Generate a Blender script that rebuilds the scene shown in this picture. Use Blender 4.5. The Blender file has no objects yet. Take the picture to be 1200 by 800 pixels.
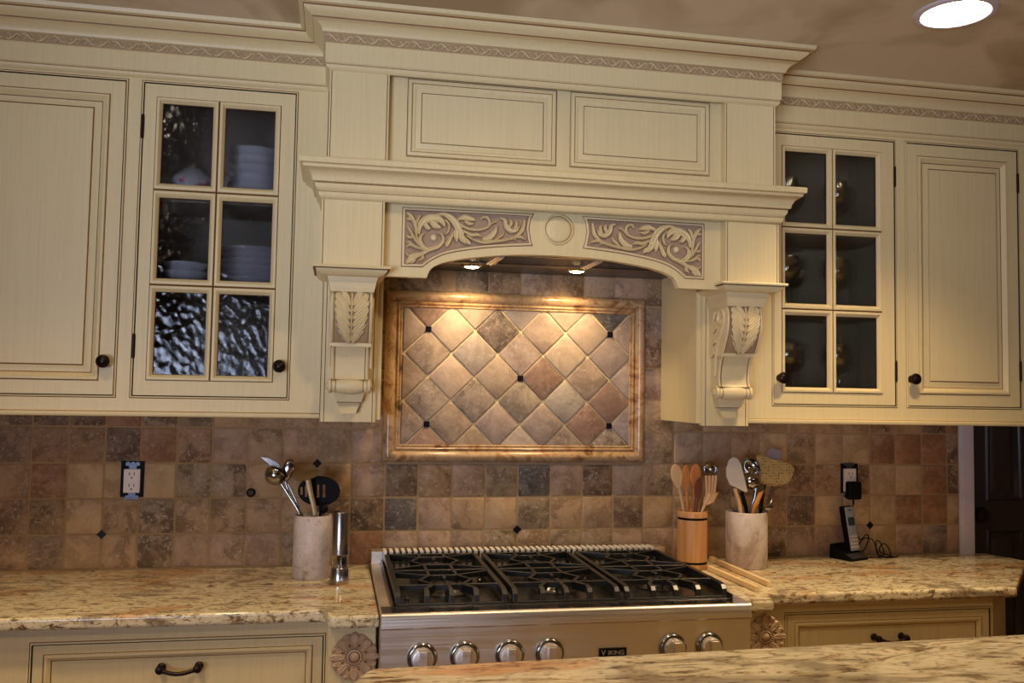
import bpy, math, random
from math import sin, cos, pi, radians as R
from mathutils import Vector, Matrix
random.seed(7)
S = bpy.context.scene
# lamp power, sky strength, window power, window colour, lamp colour, window spread, exposure
CFG = (62, 1.2, 13.5, (.68, .76, 1.0), (1, .72, .41), R(54), 0.07)
COL = S.collection

# ------------------------------------------------------------------ camera
CAM = Vector((0.85062124, -2.77625731, 1.44571730))
YAW, PIT, ROL, FPX = 0.189882113, 0.0576635976, 0.0175075227, 1049.57693
PX0, PY0 = 600 - 4.93081985, 400 - 2.28839856
_f = Vector((sin(YAW)*cos(PIT), cos(YAW)*cos(PIT), sin(PIT)))
_r0 = Vector((cos(YAW), -sin(YAW), 0)); _u0 = _r0.cross(_f)
_r = cos(ROL)*_r0 + sin(ROL)*_u0
_u = -sin(ROL)*_r0 + cos(ROL)*_u0
def onY(px, py, Y):
    d = _f + _r*(px-PX0)/FPX - _u*(py-PY0)/FPX
    return CAM + d*((Y-CAM.y)/d.y)
def onZ(px, py, Z):
    d = _f + _r*(px-PX0)/FPX - _u*(py-PY0)/FPX
    return CAM + d*((Z-CAM.z)/d.z)
cd = bpy.data.cameras.new('camera'); cam = bpy.data.objects.new('camera', cd); COL.objects.link(cam)
m = Matrix((_r, _u, -_f)).transposed().to_4x4(); m.translation = CAM
cam.matrix_world = m
cd.sensor_width = 36; cd.lens = FPX*36/1200; cd.shift_x = 4.93081985/1200; cd.shift_y = -2.28839856/1200
cd.clip_start = .02
S.camera = cam
S.view_settings.view_transform = 'Standard'; S.view_settings.look = 'None'
S.view_settings.gamma = 1; S.view_settings.use_curve_mapping = False

# ------------------------------------------------------------------ materials
def lin(c):
    def g(v):
        v /= 255.
        return v/12.92 if v <= .04045 else ((v+.055)/1.055)**2.4
    return (g(c[0]), g(c[1]), g(c[2]), 1)
class NT:
    def __init__(s, name):
        s.m = bpy.data.materials.new(name); s.m.use_nodes = True
        s.t = s.m.node_tree; s.n = s.t.nodes; s.l = s.t.links
        s.b = s.n.get('Principled BSDF'); s.out = s.n.get('Material Output')
    def add(s, typ, ins=None, **kw):
        n = s.n.new(typ)
        for k, v in kw.items(): setattr(n, k, v)
        for k, v in (ins or {}).items(): s.set(n, k, v)
        return n
    def set(s, n, k, v):
        i = n.inputs[k]
        if isinstance(v, bpy.types.NodeSocket): s.l.new(v, i)
        elif isinstance(v, bpy.types.Node): s.l.new(v.outputs[0], i)
        else: i.default_value = v
    def coord(s, scale=(1,1,1), rot=(0,0,0), kind='Object'):
        tc = s.add('ShaderNodeTexCoord')
        return s.add('ShaderNodeMapping', {'Vector': tc.outputs[kind], 'Scale': scale, 'Rotation': rot})
    def noise(s, vec, scale, detail=4, rough=.55, dist=0):
        return s.add('ShaderNodeTexNoise', {'Vector': vec.outputs[0], 'Scale': scale, 'Detail': detail, 'Roughness': rough, 'Distortion': dist}).outputs['Fac']
    def ramp(s, fac, stops, interp='LINEAR'):
        n = s.add('ShaderNodeValToRGB', {'Fac': fac}); cr = n.color_ramp; cr.interpolation = interp
        while len(cr.elements) < len(stops): cr.elements.new(.5)
        for e, (p, c) in zip(cr.elements, stops):
            e.position = p; e.color = c if len(c) == 4 else (*c, 1)
        return n.outputs['Color']
    def mix(s, fac, a, b, mode='MIX'):
        n = s.add('ShaderNodeMix', data_type='RGBA', blend_type=mode)
        for k, v in ((0, fac), (6, a), (7, b)):
            if isinstance(v, bpy.types.NodeSocket): s.l.new(v, n.inputs[k])
            else: n.inputs[k].default_value = v
        return n.outputs[2]
    def bump(s, h, strength=.2, dist=.01):
        n = s.add('ShaderNodeBump', {'Strength': strength, 'Distance': dist, 'Height': h})
        s.set(s.b, 'Normal', n.outputs[0]); return n
W0, K0 = (1,1,1,1), (0,0,0,1)
def plain(name, col, rough=.5, metal=0, spec=.5, noise=0, nscale=20, aniso=0, coat=0):
    t = NT(name)
    c = lin(col)
    if noise:
        v = t.coord()
        f = t.noise(v, nscale, 4)
        c2 = tuple(x*(1-noise) for x in c[:3]) + (1,)
        t.set(t.b, 'Base Color', t.mix(f, c, c2))
    else: t.set(t.b, 'Base Color', c)
    t.set(t.b, 'Roughness', rough); t.set(t.b, 'Metallic', metal); t.set(t.b, 'Specular IOR Level', spec)
    if coat: t.set(t.b, 'Coat Weight', coat); t.set(t.b, 'Coat Roughness', .1)
    return t.m
def emit(name, col, s):
    t = NT(name); t.set(t.b, 'Base Color', K0); t.set(t.b, 'Emission Color', lin(col)); t.set(t.b, 'Emission Strength', s); return t.m

def cream_mat(name, base, streak):
    t = NT(name)
    v = t.coord((150, 150, 3.5)); f = t.noise(v, 1.0, 3, .5)
    v2 = t.coord((1, 1, 1)); f2 = t.noise(v2, 3.0, 3)
    a = t.ramp(f, [(.32, lin(streak)), (.58, lin(base))])
    b = t.mix(t.ramp(f2, [(.35, K0), (.75, (.28, .28, .28, 1))]), a, lin(streak))
    t.set(t.b, 'Base Color', b); t.set(t.b, 'Roughness', .42); t.set(t.b, 'Specular IOR Level', .4)
    return t.m
CREAM = cream_mat('cream_paint', (226, 207, 156), (221, 201, 149))
CARVE = plain('carved_cream', (229, 209, 160), .45, noise=.14, nscale=35)
EDGE = plain('glazed_edge', (158, 122, 84), .55, noise=.3, nscale=60)
GLAZE = plain('brown_glaze', (138, 88, 50), .6, noise=.3, nscale=40)
GROUND = plain('glazed_ground', (176, 146, 118), .6, noise=.35, nscale=60)
GAP = plain('dark_gap', (52, 36, 26), .8)
BAND = plain('band_ground', (184, 154, 114), .65, noise=.3, nscale=60)
BRONZE = plain('dark_bronze', (46, 34, 28), .38, metal=.75, noise=.3, nscale=90)
BLACK = plain('black_iron', (24, 25, 28), .36, spec=.8, noise=.2, nscale=150)
BLACKPL = plain('black_plastic', (13, 13, 14), .55, spec=.12)
CHROME = plain('chrome', (168, 166, 164), .14, metal=1)
PORC = plain('white_porcelain', (222, 222, 226), .2, coat=.5)
WHITEPL = plain('white_plastic', (232, 214, 200), .4)
GALV = plain('galvanised_steel', (104, 108, 120), .42, metal=.9, noise=.3, nscale=200)
DARKTOP = plain('dark_enamel', (48, 46, 44), .22, spec=.6)
def steel(name, col, rough, stretch):
    t = NT(name); v = t.coord(stretch); f = t.noise(v, 1, 4)
    t.set(t.b, 'Base Color', lin(col)); t.set(t.b, 'Metallic', 1)
    t.set(t.b, 'Roughness', t.ramp(f, [(.3, (rough*.75,)*3), (.7, (rough*1.25,)*3)]))
    return t.m
STEEL = steel('brushed_steel', (232, 224, 214), .40, (3, 260, 260))
STEELT = steel('smooth_steel', (200, 194, 186), .16, (3, 200, 200))
STEELV = steel('brushed_steel_mill', (176, 172, 168), .24, (400, 400, 3))
LINER = steel('hood_liner_steel', (96, 88, 80), .32, (3, 200, 200))
SATIN = plain('satin_metal', (240, 234, 228), .5, metal=.3)
def wood(name, a, b, sc=(60, 60, 4), rough=.5):
    t = NT(name); v = t.coord(sc); f = t.noise(v, 1, 5, .6, .4)
    t.set(t.b, 'Base Color', t.ramp(f, [(.3, lin(a)), (.7, lin(b))])); t.set(t.b, 'Roughness', rough); return t.m
BAMBOO = wood('bamboo', (178, 124, 74), (208, 158, 106), (90, 90, 3), .35)
WOODL = wood('light_wood', (205, 160, 112), (226, 190, 148))
WOODM = wood('honey_wood', (182, 112, 56), (206, 138, 78))
WOODD = wood('dark_wood', (92, 52, 32), (120, 70, 42))
WOODP = wood('pale_maple', (222, 190, 140), (236, 210, 168), (8, 8, 60))
def tile_mat(name, amp=1., use_attr=True):
    t = NT(name)
    at = t.add('ShaderNodeAttribute', attribute_name='tcol')
    v = t.coord()
    # shift the pattern per tile so every tile has its own figure
    off = t.add('ShaderNodeVectorMath', {0: v.outputs[0]}, operation='ADD')
    sc = t.add('ShaderNodeVectorMath', {0: at.outputs['Color'], 'Scale': 37.}, operation='SCALE')
    t.l.new(sc.outputs[0], off.inputs[1])
    class O: outputs = [off.outputs[0]]
    n1 = t.noise(O, 13, 10, .70, .45); n2 = t.noise(O, 95, 6, .7, .3); n3 = t.noise(O, 30, 3, .5)
    base = at.outputs['Color']
    dark = t.mix(1.0, base, (.46, .42, .38, 1), 'MULTIPLY')
    light = t.mix(.34, base, (.64, .48, .31, 1))
    am = at.outputs['Alpha']
    m1 = t.add('ShaderNodeMath', {0: t.ramp(n1, [(.48, K0), (.57, W0)]), 1: am}, operation='MULTIPLY').outputs[0]
    c = t.mix(m1, base, dark)
    m2 = t.add('ShaderNodeMath', {0: t.ramp(n1, [(.34, W0), (.46, K0)]), 1: .8}, operation='MULTIPLY').outputs[0]
    c = t.mix(m2, c, light)
    m3 = t.add('ShaderNodeMath', {0: t.ramp(n2, [(.54, K0), (.66, W0)]), 1: am}, operation='MULTIPLY').outputs[0]
    c = t.mix(m3, c, t.mix(.5, base, (.62, .54, .44, 1)))
    c = t.mix(t.ramp(n2, [(.26, (.5, .5, .5, 1)), (.36, K0)]), c, t.mix(1.0, base, (.34, .29, .25, 1), 'MULTIPLY'))
    t.set(t.b, 'Base Color', c)
    t.set(t.b, 'Roughness', t.ramp(n3, [(.3, (.5,)*3), (.7, (.75,)*3)])); t.set(t.b, 'Specular IOR Level', .35)
    t.bump(n2, .35, .003)
    return t.m
TILE = tile_mat('tumbled_travertine')
GROUT = plain('sandy_grout', (168, 138, 98), .85, noise=.25, nscale=80)
GROUT2 = plain('pale_grout', (214, 190, 142), .8, noise=.15, nscale=80)
ACCENT = plain('black_glass_dot', (22, 20, 30), .12)
def stone_rail():
    t = NT('onyx_rail'); v = t.coord((3, 3, 3)); f = t.noise(v, 3.5, 7, .65, 1.5); g = t.noise(v, 12, 4)
    c = t.ramp(f, [(.30, lin((70, 54, 44))), (.38, lin((150, 118, 84))), (.5, lin((184, 152, 112))), (.60, lin((156, 112, 72))), (.68, lin((84, 64, 52))), (.76, lin((170, 136, 100)))])
    t.set(t.b, 'Base Color', c); t.set(t.b, 'Roughness', .25); t.bump(g, .15, .003); return t.m
RAIL = stone_rail()
def granite(name, stretch=(1, 1, 1), s=1., rust=1., rot=.12, val=1.):
    t = NT(name); v = t.coord(stretch, (0, 0, rot))
    big = t.noise(v, 3.2*s, 6, .6, 1.6); mid = t.noise(v, 24*s, 7, .70, 1.6); fine = t.noise(v, 75*s, 5, .62, .6)
    gr = t.noise(v, 7*s, 5, .6, 2.0)
    c = t.ramp(mid, [(.33, lin((88, 70, 54))), (.39, lin((150, 122, 84))), (.44, lin((214, 198, 158))), (.55, lin((232, 220, 188))), (.60, lin((206, 184, 144))), (.66, lin((140, 106, 72))), (.72, lin((92, 72, 56)))])
    rm = t.ramp(big, [(.52, K0), (.58, (.55*rust,)*3), (.68, (.8*rust if rust <= 1.2 else 1,)*3)])
    rc = t.ramp(mid, [(.35, lin((150, 84, 38))), (.55, lin((206, 140, 72))), (.7, lin((226, 176, 108)))])
    c = t.mix(rm, c, rc)
    c = t.mix(t.ramp(gr, [(.54, K0), (.62, (.7,)*3)]), c, lin((122, 104, 82)))
    c = t.mix(t.ramp(fine, [(.57, K0), (.64, (.9,)*3)]), c, lin((84, 62, 46)))
    vo = t.add('ShaderNodeTexVoronoi', {'Vector': v.outputs[0], 'Scale': 120*s})
    c = t.mix(t.ramp(vo.outputs['Distance'], [(.10, (.85,)*3), (.2, K0)]), c, lin((58, 46, 44)))
    c = t.mix(t.ramp(fine, [(.28, (.7,)*3), (.36, K0)]), c, lin((238, 228, 204)))
    if val < 1: c = t.mix(1., c, (val, val*.99, val*1.02, 1), 'MULTIPLY')
    t.set(t.b, 'Base Color', c); t.set(t.b, 'Roughness', .12); t.set(t.b, 'Specular IOR Level', .6)
    return t.m
GRAN = granite('gold_granite', (.62, 1.25, 1.25), 1., .9)
GRAN2 = granite('gold_granite_island', (.45, 1.5, 1.2), .60, 1.2, -.25, .95)
def crock_mat():
    t = NT('travertine_crock'); v = t.coord((1, 1, .8)); f = t.noise(v, 26, 8, .7, .3); g = t.noise(v, 120, 4)
    h = t.noise(v, 11, 4, .6, .6)
    c = t.ramp(f, [(.3, lin((150, 130, 114))), (.44, lin((200, 184, 172))), (.60, lin((214, 200, 192))), (.72, lin((164, 142, 126)))])
    c = t.mix(t.ramp(h, [(.56, K0), (.66, (.6,)*3)]), c, lin((150, 128, 108)))
    c = t.mix(t.ramp(g, [(.62, K0), (.7, (.6,)*3)]), c, lin((140, 112, 92)))
    t.set(t.b, 'Base Color', c); t.set(t.b, 'Roughness', .45); t.bump(g, .2, .002); return t.m
CROCK = crock_mat()
def ceil_mat():
    t = NT('ceiling_paint'); v = t.coord((1, 1, 1)); f = t.noise(v, 2.2, 3, .5, .8)
    c = t.ramp(f, [(.40, lin((184, 164, 130))), (.5, lin((202, 184, 150))), (.58, lin((224, 208, 178)))])
    t.set(t.b, 'Base Color', c); t.set(t.b, 'Roughness', .8); return t.m
CEIL = ceil_mat()
WALLM = plain('wall_paint', (196, 176, 146), .8, noise=.08, nscale=6)
TRIMW = plain('white_trim', (214, 204, 212), .4)
DOORM = plain('dark_door_paint', (50, 42, 40), .35, noise=.15, nscale=30)
FLOORM = wood('floor_wood', (96, 58, 34), (128, 82, 50), (3, 40, 40), .3)
CABIN = plain('cabinet_interior', (138, 128, 110), .6)
def glass_mat(name, scale, strength, tint):
    t = NT(name); v = t.coord((1, 1, .72))
    vo = t.add('ShaderNodeTexVoronoi', {'Vector': v.outputs[0], 'Scale': scale, 'Randomness': 1.}, feature='SMOOTH_F1')
    ns = t.noise(v, scale*.6, 3)
    h = t.add('ShaderNodeMath', {0: vo.outputs['Distance'], 1: ns}, operation='ADD').outputs[0]
    bp = t.add('ShaderNodeBump', {'Strength': strength, 'Distance': .01, 'Height': h})
    bp2 = t.add('ShaderNodeBump', {'Strength': min(1, strength*3.5), 'Distance': .01, 'Height': h})
    rf = t.add('ShaderNodeBsdfRefraction', {'Color': (*tint, 1), 'Roughness': .0, 'IOR': 1.15, 'Normal': bp2.outputs[0]})
    tr = t.add('ShaderNodeBsdfTransparent', {'Color': (*tint, 1)})
    gl = t.add('ShaderNodeBsdfGlossy', {'Color': (1, 1, 1, 1), 'Roughness': .04, 'Normal': bp.outputs[0]})
    m1 = t.add('ShaderNodeMixShader', {0: .4, 1: rf.outputs[0], 2: tr.outputs[0]})
    fr = t.add('ShaderNodeFresnel', {'IOR': 1.55, 'Normal': bp.outputs[0]})
    mm = t.add('ShaderNodeMath', {0: fr.outputs[0], 1: .42}, operation='MULTIPLY')
    mx = t.add('ShaderNodeMixShader', {0: mm.outputs[0], 1: m1.outputs[0], 2: gl.outputs[0]})
    t.l.new(mx.outputs[0], t.out.inputs['Surface']); return t.m
GLASSL = glass_mat('pebbled_glass', 62, .17, (.76, .77, .79))
GLASSR = glass_mat('seedy_glass', 60, .10, (.92, .92, .88))
def clear_glass():
    t = NT('clear_glass')
    tr = t.add('ShaderNodeBsdfTransparent', {'Color': (.86, .88, .9, 1)}); gl = t.add('ShaderNodeBsdfGlossy', {'Roughness': .05})
    lw = t.add('ShaderNodeLayerWeight', {'Blend': .35})
    mm = t.add('ShaderNodeMath', {0: lw.outputs['Facing'], 1: .32}, operation='ADD')
    mx = t.add('ShaderNodeMixShader', {0: mm.outputs[0], 1: tr.outputs[0], 2: gl.outputs[0]})
    t.l.new(mx.outputs[0], t.out.inputs['Surface']); return t.m
CLEAR = clear_glass()

# ------------------------------------------------------------------ mesh builder
class MB:
    def __init__(s): s.v = []; s.f = []; s.mi = []; s.fc = []; s.mats = []
    def m(s, mat):
        if mat not in s.mats: s.mats.append(mat)
        return s.mats.index(mat)
    def vert(s, *p):
        s.v.append(tuple(p[0]) if len(p) == 1 else p); return len(s.v)-1
    def face(s, idx, mat, col=None): s.f.append(tuple(idx)); s.mi.append(s.m(mat)); s.fc.append(col)
    def box(s, x0, x1, y0, y1, z0, z1, mat, M=None, col=None):
        P = [Vector(p) for p in ((x0,y0,z0),(x1,y0,z0),(x1,y1,z0),(x0,y1,z0),(x0,y0,z1),(x1,y0,z1),(x1,y1,z1),(x0,y1,z1))]
        if M is not None: P = [M @ p for p in P]
        b = len(s.v); s.v += [tuple(p) for p in P]
        for q in ((0,3,2,1),(4,5,6,7),(0,1,5,4),(1,2,6,5),(2,3,7,6),(3,0,4,7)): s.face([b+i for i in q], mat, col)
    def prism(s, poly, a, b, mat, axis='y'):
        # poly in (x,z) for axis y (a=front y, b=back y); (x,y) for axis z; (y,z) for axis x
        def pt(p, t): return (p[0], t, p[1]) if axis == 'y' else ((p[0], p[1], t) if axis == 'z' else (t, p[0], p[1]))
        n = len(poly); i0 = len(s.v)
        s.v += [pt(p, a) for p in poly] + [pt(p, b) for p in poly]
        s.face(range(i0, i0+n), mat); s.face([i0+2*n-1-k for k in range(n)], mat)
        for k in range(n):
            j = (k+1) % n; s.face((i0+k, i0+n+k, i0+n+j, i0+j), mat)
    def rings(s, rings, mats, closed_first=None, cap=None, flip=False):
        """rings: list of equal-length point loops, joined quad by quad"""
        ids = []
        for r in rings: ids.append([s.vert(p) for p in r])
        n = len(ids[0])
        for k in range(len(ids)-1):
            for a in range(n):
                b = (a+1) % n
                q = (ids[k][a], ids[k][b], ids[k+1][b], ids[k+1][a])
                s.face(q[::-1] if flip else q, mats[k] if isinstance(mats, list) else mats)
        if cap is not None: s.face(ids[-1][::-1] if flip else ids[-1], cap)
        if closed_first is not None: s.face(ids[0] if flip else ids[0][::-1], closed_first)
    def lathe(s, prof, c, mat, seg=28, M=None, caps=True):
        """prof: (r,z[,mat]) from bottom to top around the z axis at c"""
        rs = []
        for p in prof:
            r = max(p[0], 1e-5)
            ring = [Vector((r*cos(2*pi*k/seg), r*sin(2*pi*k/seg), p[1])) for k in range(seg)]
            if M is not None: ring = [M @ q for q in ring]
            rs.append([tuple(Vector(c)+q) for q in ring])
        mats = [(prof[k+1][2] if len(prof[k+1]) > 2 else mat) for k in range(len(prof)-1)]
        s.rings(rs, mats, closed_first=mat if caps else None, cap=mats[-1] if caps else None)
    def tube(s, pts, rad, mat, seg=10, flat=1., up=None):
        pts = [Vector(p) for p in pts]; n = len(pts)
        if not isinstance(rad, (list, tuple)): rad = [rad]*n
        rs = []; prev = None
        for i, p in enumerate(pts):
            t = (pts[min(i+1, n-1)]-pts[max(i-1, 0)]).normalized()
            if prev is None:
                ref = Vector(up) if up else (Vector((0, 0, 1)) if abs(t.z) < .9 else Vector((0, 1, 0)))
                a = (ref - t*ref.dot(t)).normalized()
            else: a = (prev - t*prev.dot(t)).normalized()
            prev = a; b = t.cross(a)
            rs.append([tuple(p + a*(rad[i]*flat*cos(2*pi*k/seg)) + b*(rad[i]*sin(2*pi*k/seg))) for k in range(seg)])
        s.rings(rs, mat, closed_first=mat, cap=mat)
    def ribbon(s, pts, w, h, mat, n=(0, -1, 0), vein=.15):
        """raised leaf/stem relief along pts; w = half widths; h = height above the ground"""
        pts = [Vector(p) for p in pts]; N = Vector(n); m_ = len(pts)
        prof = ((-1, 0), (-.86, .62), (-.42, 1), (0, 1-vein*2), (.42, 1), (.86, .62), (1, 0))
        rows = []
        for i, p in enumerate(pts):
            t = (pts[min(i+1, m_-1)]-pts[max(i-1, 0)]).normalized(); sd = t.cross(N).normalized()
            wi = w[i] if isinstance(w, (list, tuple)) else w
            hh = h*min(1, .35+wi/.006)
            rows.append([s.vert(tuple(p + sd*(wi*a) + N*(hh*b))) for a, b in prof])
        for i in range(m_-1):
            for k in range(6): s.face((rows[i][k], rows[i][k+1], rows[i+1][k+1], rows[i+1][k]), EDGE if k in (0, 5) and mat is CARVE else mat)
        s.face(rows[0][::-1], mat); s.face(rows[-1], mat)
    def sphere(s, c, r, mat, seg=16, rg=9, sc=(1, 1, 1)):
        prof = [(r*sin(pi*k/rg)*1., -r*cos(pi*k/rg)) for k in range(rg+1)]
        M = Matrix.Diagonal((*sc, 1)); s.lathe(prof, c, mat, seg, M)
    def build(s, name, parent=None, bevel=0, sharp=38, smooth=True, sub=0, solid=0):
        me = bpy.data.meshes.new(name); me.from_pydata(s.v, [], s.f)
        for mm in s.mats: me.materials.append(mm)
        me.polygons.foreach_set('material_index', s.mi)
        if any(c is not None for c in s.fc):
            at = me.color_attributes.new('tcol', 'FLOAT_COLOR', 'CORNER'); buf = []
            for p, c in zip(me.polygons, s.fc): buf += list(c or (.4, .3, .2, .2))*p.loop_total
            at.data.foreach_set('color', buf)
        if smooth:
            me.polygons.foreach_set('use_smooth', [True]*len(me.polygons)); me.set_sharp_from_angle(angle=R(sharp))
        me.update()
        import bmesh
        bm = bmesh.new(); bm.from_mesh(me); bmesh.ops.recalc_face_normals(bm, faces=bm.faces) if not getattr(s, 'keepn', False) else None
        bm.to_mesh(me); bm.free()
        o = bpy.data.objects.new(name, me); COL.objects.link(o)
        if solid:
            d = o.modifiers.new('s', 'SOLIDIFY'); d.thickness = solid; d.offset = 0
        if bevel:
            d = o.modifiers.new('b', 'BEVEL'); d.width = bevel; d.segments = 2; d.limit_method = 'ANGLE'; d.angle_limit = R(50); d.harden_normals = True
        if sub:
            d = o.modifiers.new('u', 'SUBSURF'); d.levels = d.render_levels = sub
        if parent is not None:
            o.parent = parent
            w = parent.get('_w')
            o.location = -Vector(w) if w is not None else (0, 0, 0)
            o['_w'] = (0., 0., 0.)
        return o
def thing(name, label, cat, loc=(0, 0, 0), group=None):
    o = bpy.data.objects.new(name, None); COL.objects.link(o); o.location = loc; o['_w'] = tuple(float(x) for x in loc)
    o.empty_display_size = .05
    o['label'] = label; o['category'] = cat
    if group: o['group'] = group
    return o
def tag(o, label, cat, group=None):
    o['label'] = label; o['category'] = cat
    if group: o['group'] = group
    return o
def struct(o, kind='structure'): o['kind'] = kind; return o
def dup(root, dloc, label, group=None):
    r = root.copy(); COL.objects.link(r); r.location = root.location + Vector(dloc); r['label'] = label
    if group: r['group'] = group
    for ch in list(root.children):
        c = ch.copy(); COL.objects.link(c); c.parent = r
        for g in list(ch.children):
            d = g.copy(); COL.objects.link(d); d.parent = c
    return r
def rect(x0, x1, z0, z1, y): return [(x0, y, z0), (x1, y, z0), (x1, y, z1), (x0, y, z1)]
def smooth_curve(pts, k=5):
    """Catmull-Rom through 2D/3D points"""
    P = [Vector(p) for p in pts]; out = []
    for i in range(len(P)-1):
        a, b, c, d = P[max(i-1, 0)], P[i], P[i+1], P[min(i+2, len(P)-1)]
        for j in range(k):
            t = j/k
            out.append(.5*((2*b)+(-a+c)*t+(2*a-5*b+4*c-d)*t*t+(-a+3*b-3*c+d)*t**3))
    out.append(P[-1]); return out
def lerp_list(w, n):
    out = []
    for i in range(n):
        t = i/(n-1)*(len(w)-1); k = min(int(t), len(w)-2); out.append(w[k]+(w[k+1]-w[k])*(t-k))
    return out
def profile_panel(mb, x0, x1, z0, z1, prof, y, cap=CREAM):
    """prof: list of (inset, out, mat-of-the-face-up-to-here); 'out' is towards the viewer"""
    rr = [rect(x0+i, x1-i, z0+i, z1-i, y-o) for i, o, _ in prof]
    mb.rings(rr, [p[2] for p in prof[1:]], cap=cap)
# raised panel inside a frame (from the outer edge of the sticking inwards)
STICK = [(0, 0, None), (.002, -.0015, GLAZE), (.0035, .004, CREAM), (.009, .005, CREAM), (.012, .002, CREAM), (.020, -.006, CREAM), (.0222, -.0075, GLAZE),
         (.026, -.0075, CREAM), (.039, -.0015, CREAM), (.0415, -.0035, GLAZE), (.0425, .0005, CREAM)]
def door_frame_front(mb, x0, x1, z0, z1, y, th=.02):
    """outer edge of a door slab; returns nothing, draws sides back"""
    mb.rings([rect(x0, x1, z0, z1, y+th), rect(x0, x1, z0, z1, y)], CREAM)
def opening_bead(mb, x0, x1, z0, z1, y, depth=.02):
    """bead round an inset door opening with the dark reveal"""
    o = .0085
    mb.rings([rect(x0-o, x1+o, z0-o, z1+o, y), rect(x0-o+.0018, x1+o-.0018, z0-o+.0018, z1+o-.0018, y+.0015),
              rect(x0-o+.0026, x1+o-.0026, z0-o+.0026, z1+o-.0026, y-.002), rect(x0-.003, x1+.003, z0-.003, z1+.003, y-.0025),
              rect(x0-.0022, x1+.0022, z0-.0022, z1+.0022, y+.001), rect(x0-.0022, x1+.0022, z0-.0022, z1+.0022, y+depth)],
             [GLAZE, CREAM, CREAM, GAP, GAP])
def frame_with_holes(mb, x0, x1, z0, z1, holes, y, mat):
    """flat plate at y with rectangular holes; holes share all z-bands columnwise"""
    xs = sorted({x0, x1, *[h[0] for h in holes], *[h[1] for h in holes]}); zs = sorted({z0, z1, *[h[2] for h in holes], *[h[3] for h in holes]})
    for a, b in zip(xs, xs[1:]):
        for c, d in zip(zs, zs[1:]):
            mx, mz = (a+b)/2, (c+d)/2
            if any(h[0] < mx < h[1] and h[2] < mz < h[3] for h in holes): continue
            i = [mb.vert(p) for p in rect(a, b, c, d, y)]; mb.face(i, mat)
def sweep(mb, path, prof, mats, closed=False, capmat=CREAM):
    """mitred moulding: path = 2D (x,y) plan points walked left to right along the face with outward = right-hand side
       (towards -y for a path going +x); prof = (out, z)"""
    P = [Vector(p) for p in path]; n = len(P); rows = []
    for i, p in enumerate(P):
        def nrm(a, b):
            d = (b-a).normalized(); return Vector((d.y, -d.x))
        if i == 0: o = nrm(P[0], P[1])
        elif i == n-1: o = nrm(P[-2], P[-1])
        else:
            a, b = nrm(P[i-1], P[i]), nrm(P[i], P[i+1]); o = (a+b)/(1+a.dot(b))
        rows.append([mb.vert(p.x+o.x*u, p.y+o.y*u, z) for u, z in prof])
    for i in range(n-1):
        for k in range(len(prof)-1):
            mb.face((rows[i][k], rows[i+1][k], rows[i+1][k+1], rows[i][k+1]), mats[k] if isinstance(mats, list) else mats)
    mb.face(rows[0], capmat); mb.face(rows[-1][::-1], capmat)
# ================================================================== the room
XL, XR, YB, ZC = -2.3, 4.2, -4.6, 2.417
TR0, TR1 = 2.987, 3.043        # casing at the end of the tiled wall
def slab(name, x0, x1, y0, y1, z0, z1, mat):
    b = MB(); b.box(x0, x1, y0, y1, z0, z1, mat); return struct(b.build(name, smooth=False))
slab('floor', XL-.1, XR+.1, YB-.1, 1.2, -.05, 0, FLOORM)
slab('ceiling', XL-.1, XR+.1, YB-.1, 1.2, ZC, ZC+.08, CEIL)
# back wall, with the doorway to the right of the counter
b = MB(); b.box(XL, TR0+.01, .012, .12, 0, ZC, WALLM); b.box(TR0+.01, 3.80, .012, .12, 2.06, ZC, WALLM); b.box(3.80, XR, .012, .12, 0, ZC, WALLM)
struct(b.build('wall_back', smooth=False))
slab('wall_left', XL-.1, XL, YB, 1.2, 0, ZC, WALLM)
slab('wall_right', XR, XR+.1, YB, 1.2, 0, ZC, WALLM)
# rear wall behind the photographer with a wide window and a patio opening
WX0, WX1, WZ0, WZ1 = -1.35, .30, .75, 1.85
b = MB()
b.box(XL, WX0, YB-.1, YB, 0, ZC, WALLM); b.box(WX1, XR, YB-.1, YB, 0, ZC, WALLM)
b.box(WX0, WX1, YB-.1, YB, 0, WZ0, WALLM); b.box(WX0, WX1, YB-.1, YB, WZ1, ZC, WALLM)
struct(b.build('wall_rear', smooth=False))
b = MB()
for x in (WX0, (WX0*2+WX1)/3, (WX0+WX1*2)/3, WX1-.05): b.box(x, x+.05, YB-.07, YB-.03, WZ0, WZ1, TRIMW)
for z in (WZ0, WZ1-.05): b.box(WX0, WX1, YB-.07, YB-.03, z, z+.05, TRIMW)
struct(b.build('window_1', smooth=False))
# casing of the doorway
b = MB(); b.prism([(TR0, 0), (TR1, 0), (TR1, 2.12), (TR0, 2.12)], -.006, .13, TRIMW)
b.box(TR0+.008, TR1-.010, -.010, -.006, 0, 2.11, TRIMW)
struct(b.build('trim_1', bevel=.002))
b = MB(); b.box(TR1, 3.82, -.006, .13, 2.06, 2.12, TRIMW); b.box(3.775, 3.82, -.006, .13, 0, 2.06, TRIMW); struct(b.build('trim_2', bevel=.002))
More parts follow.
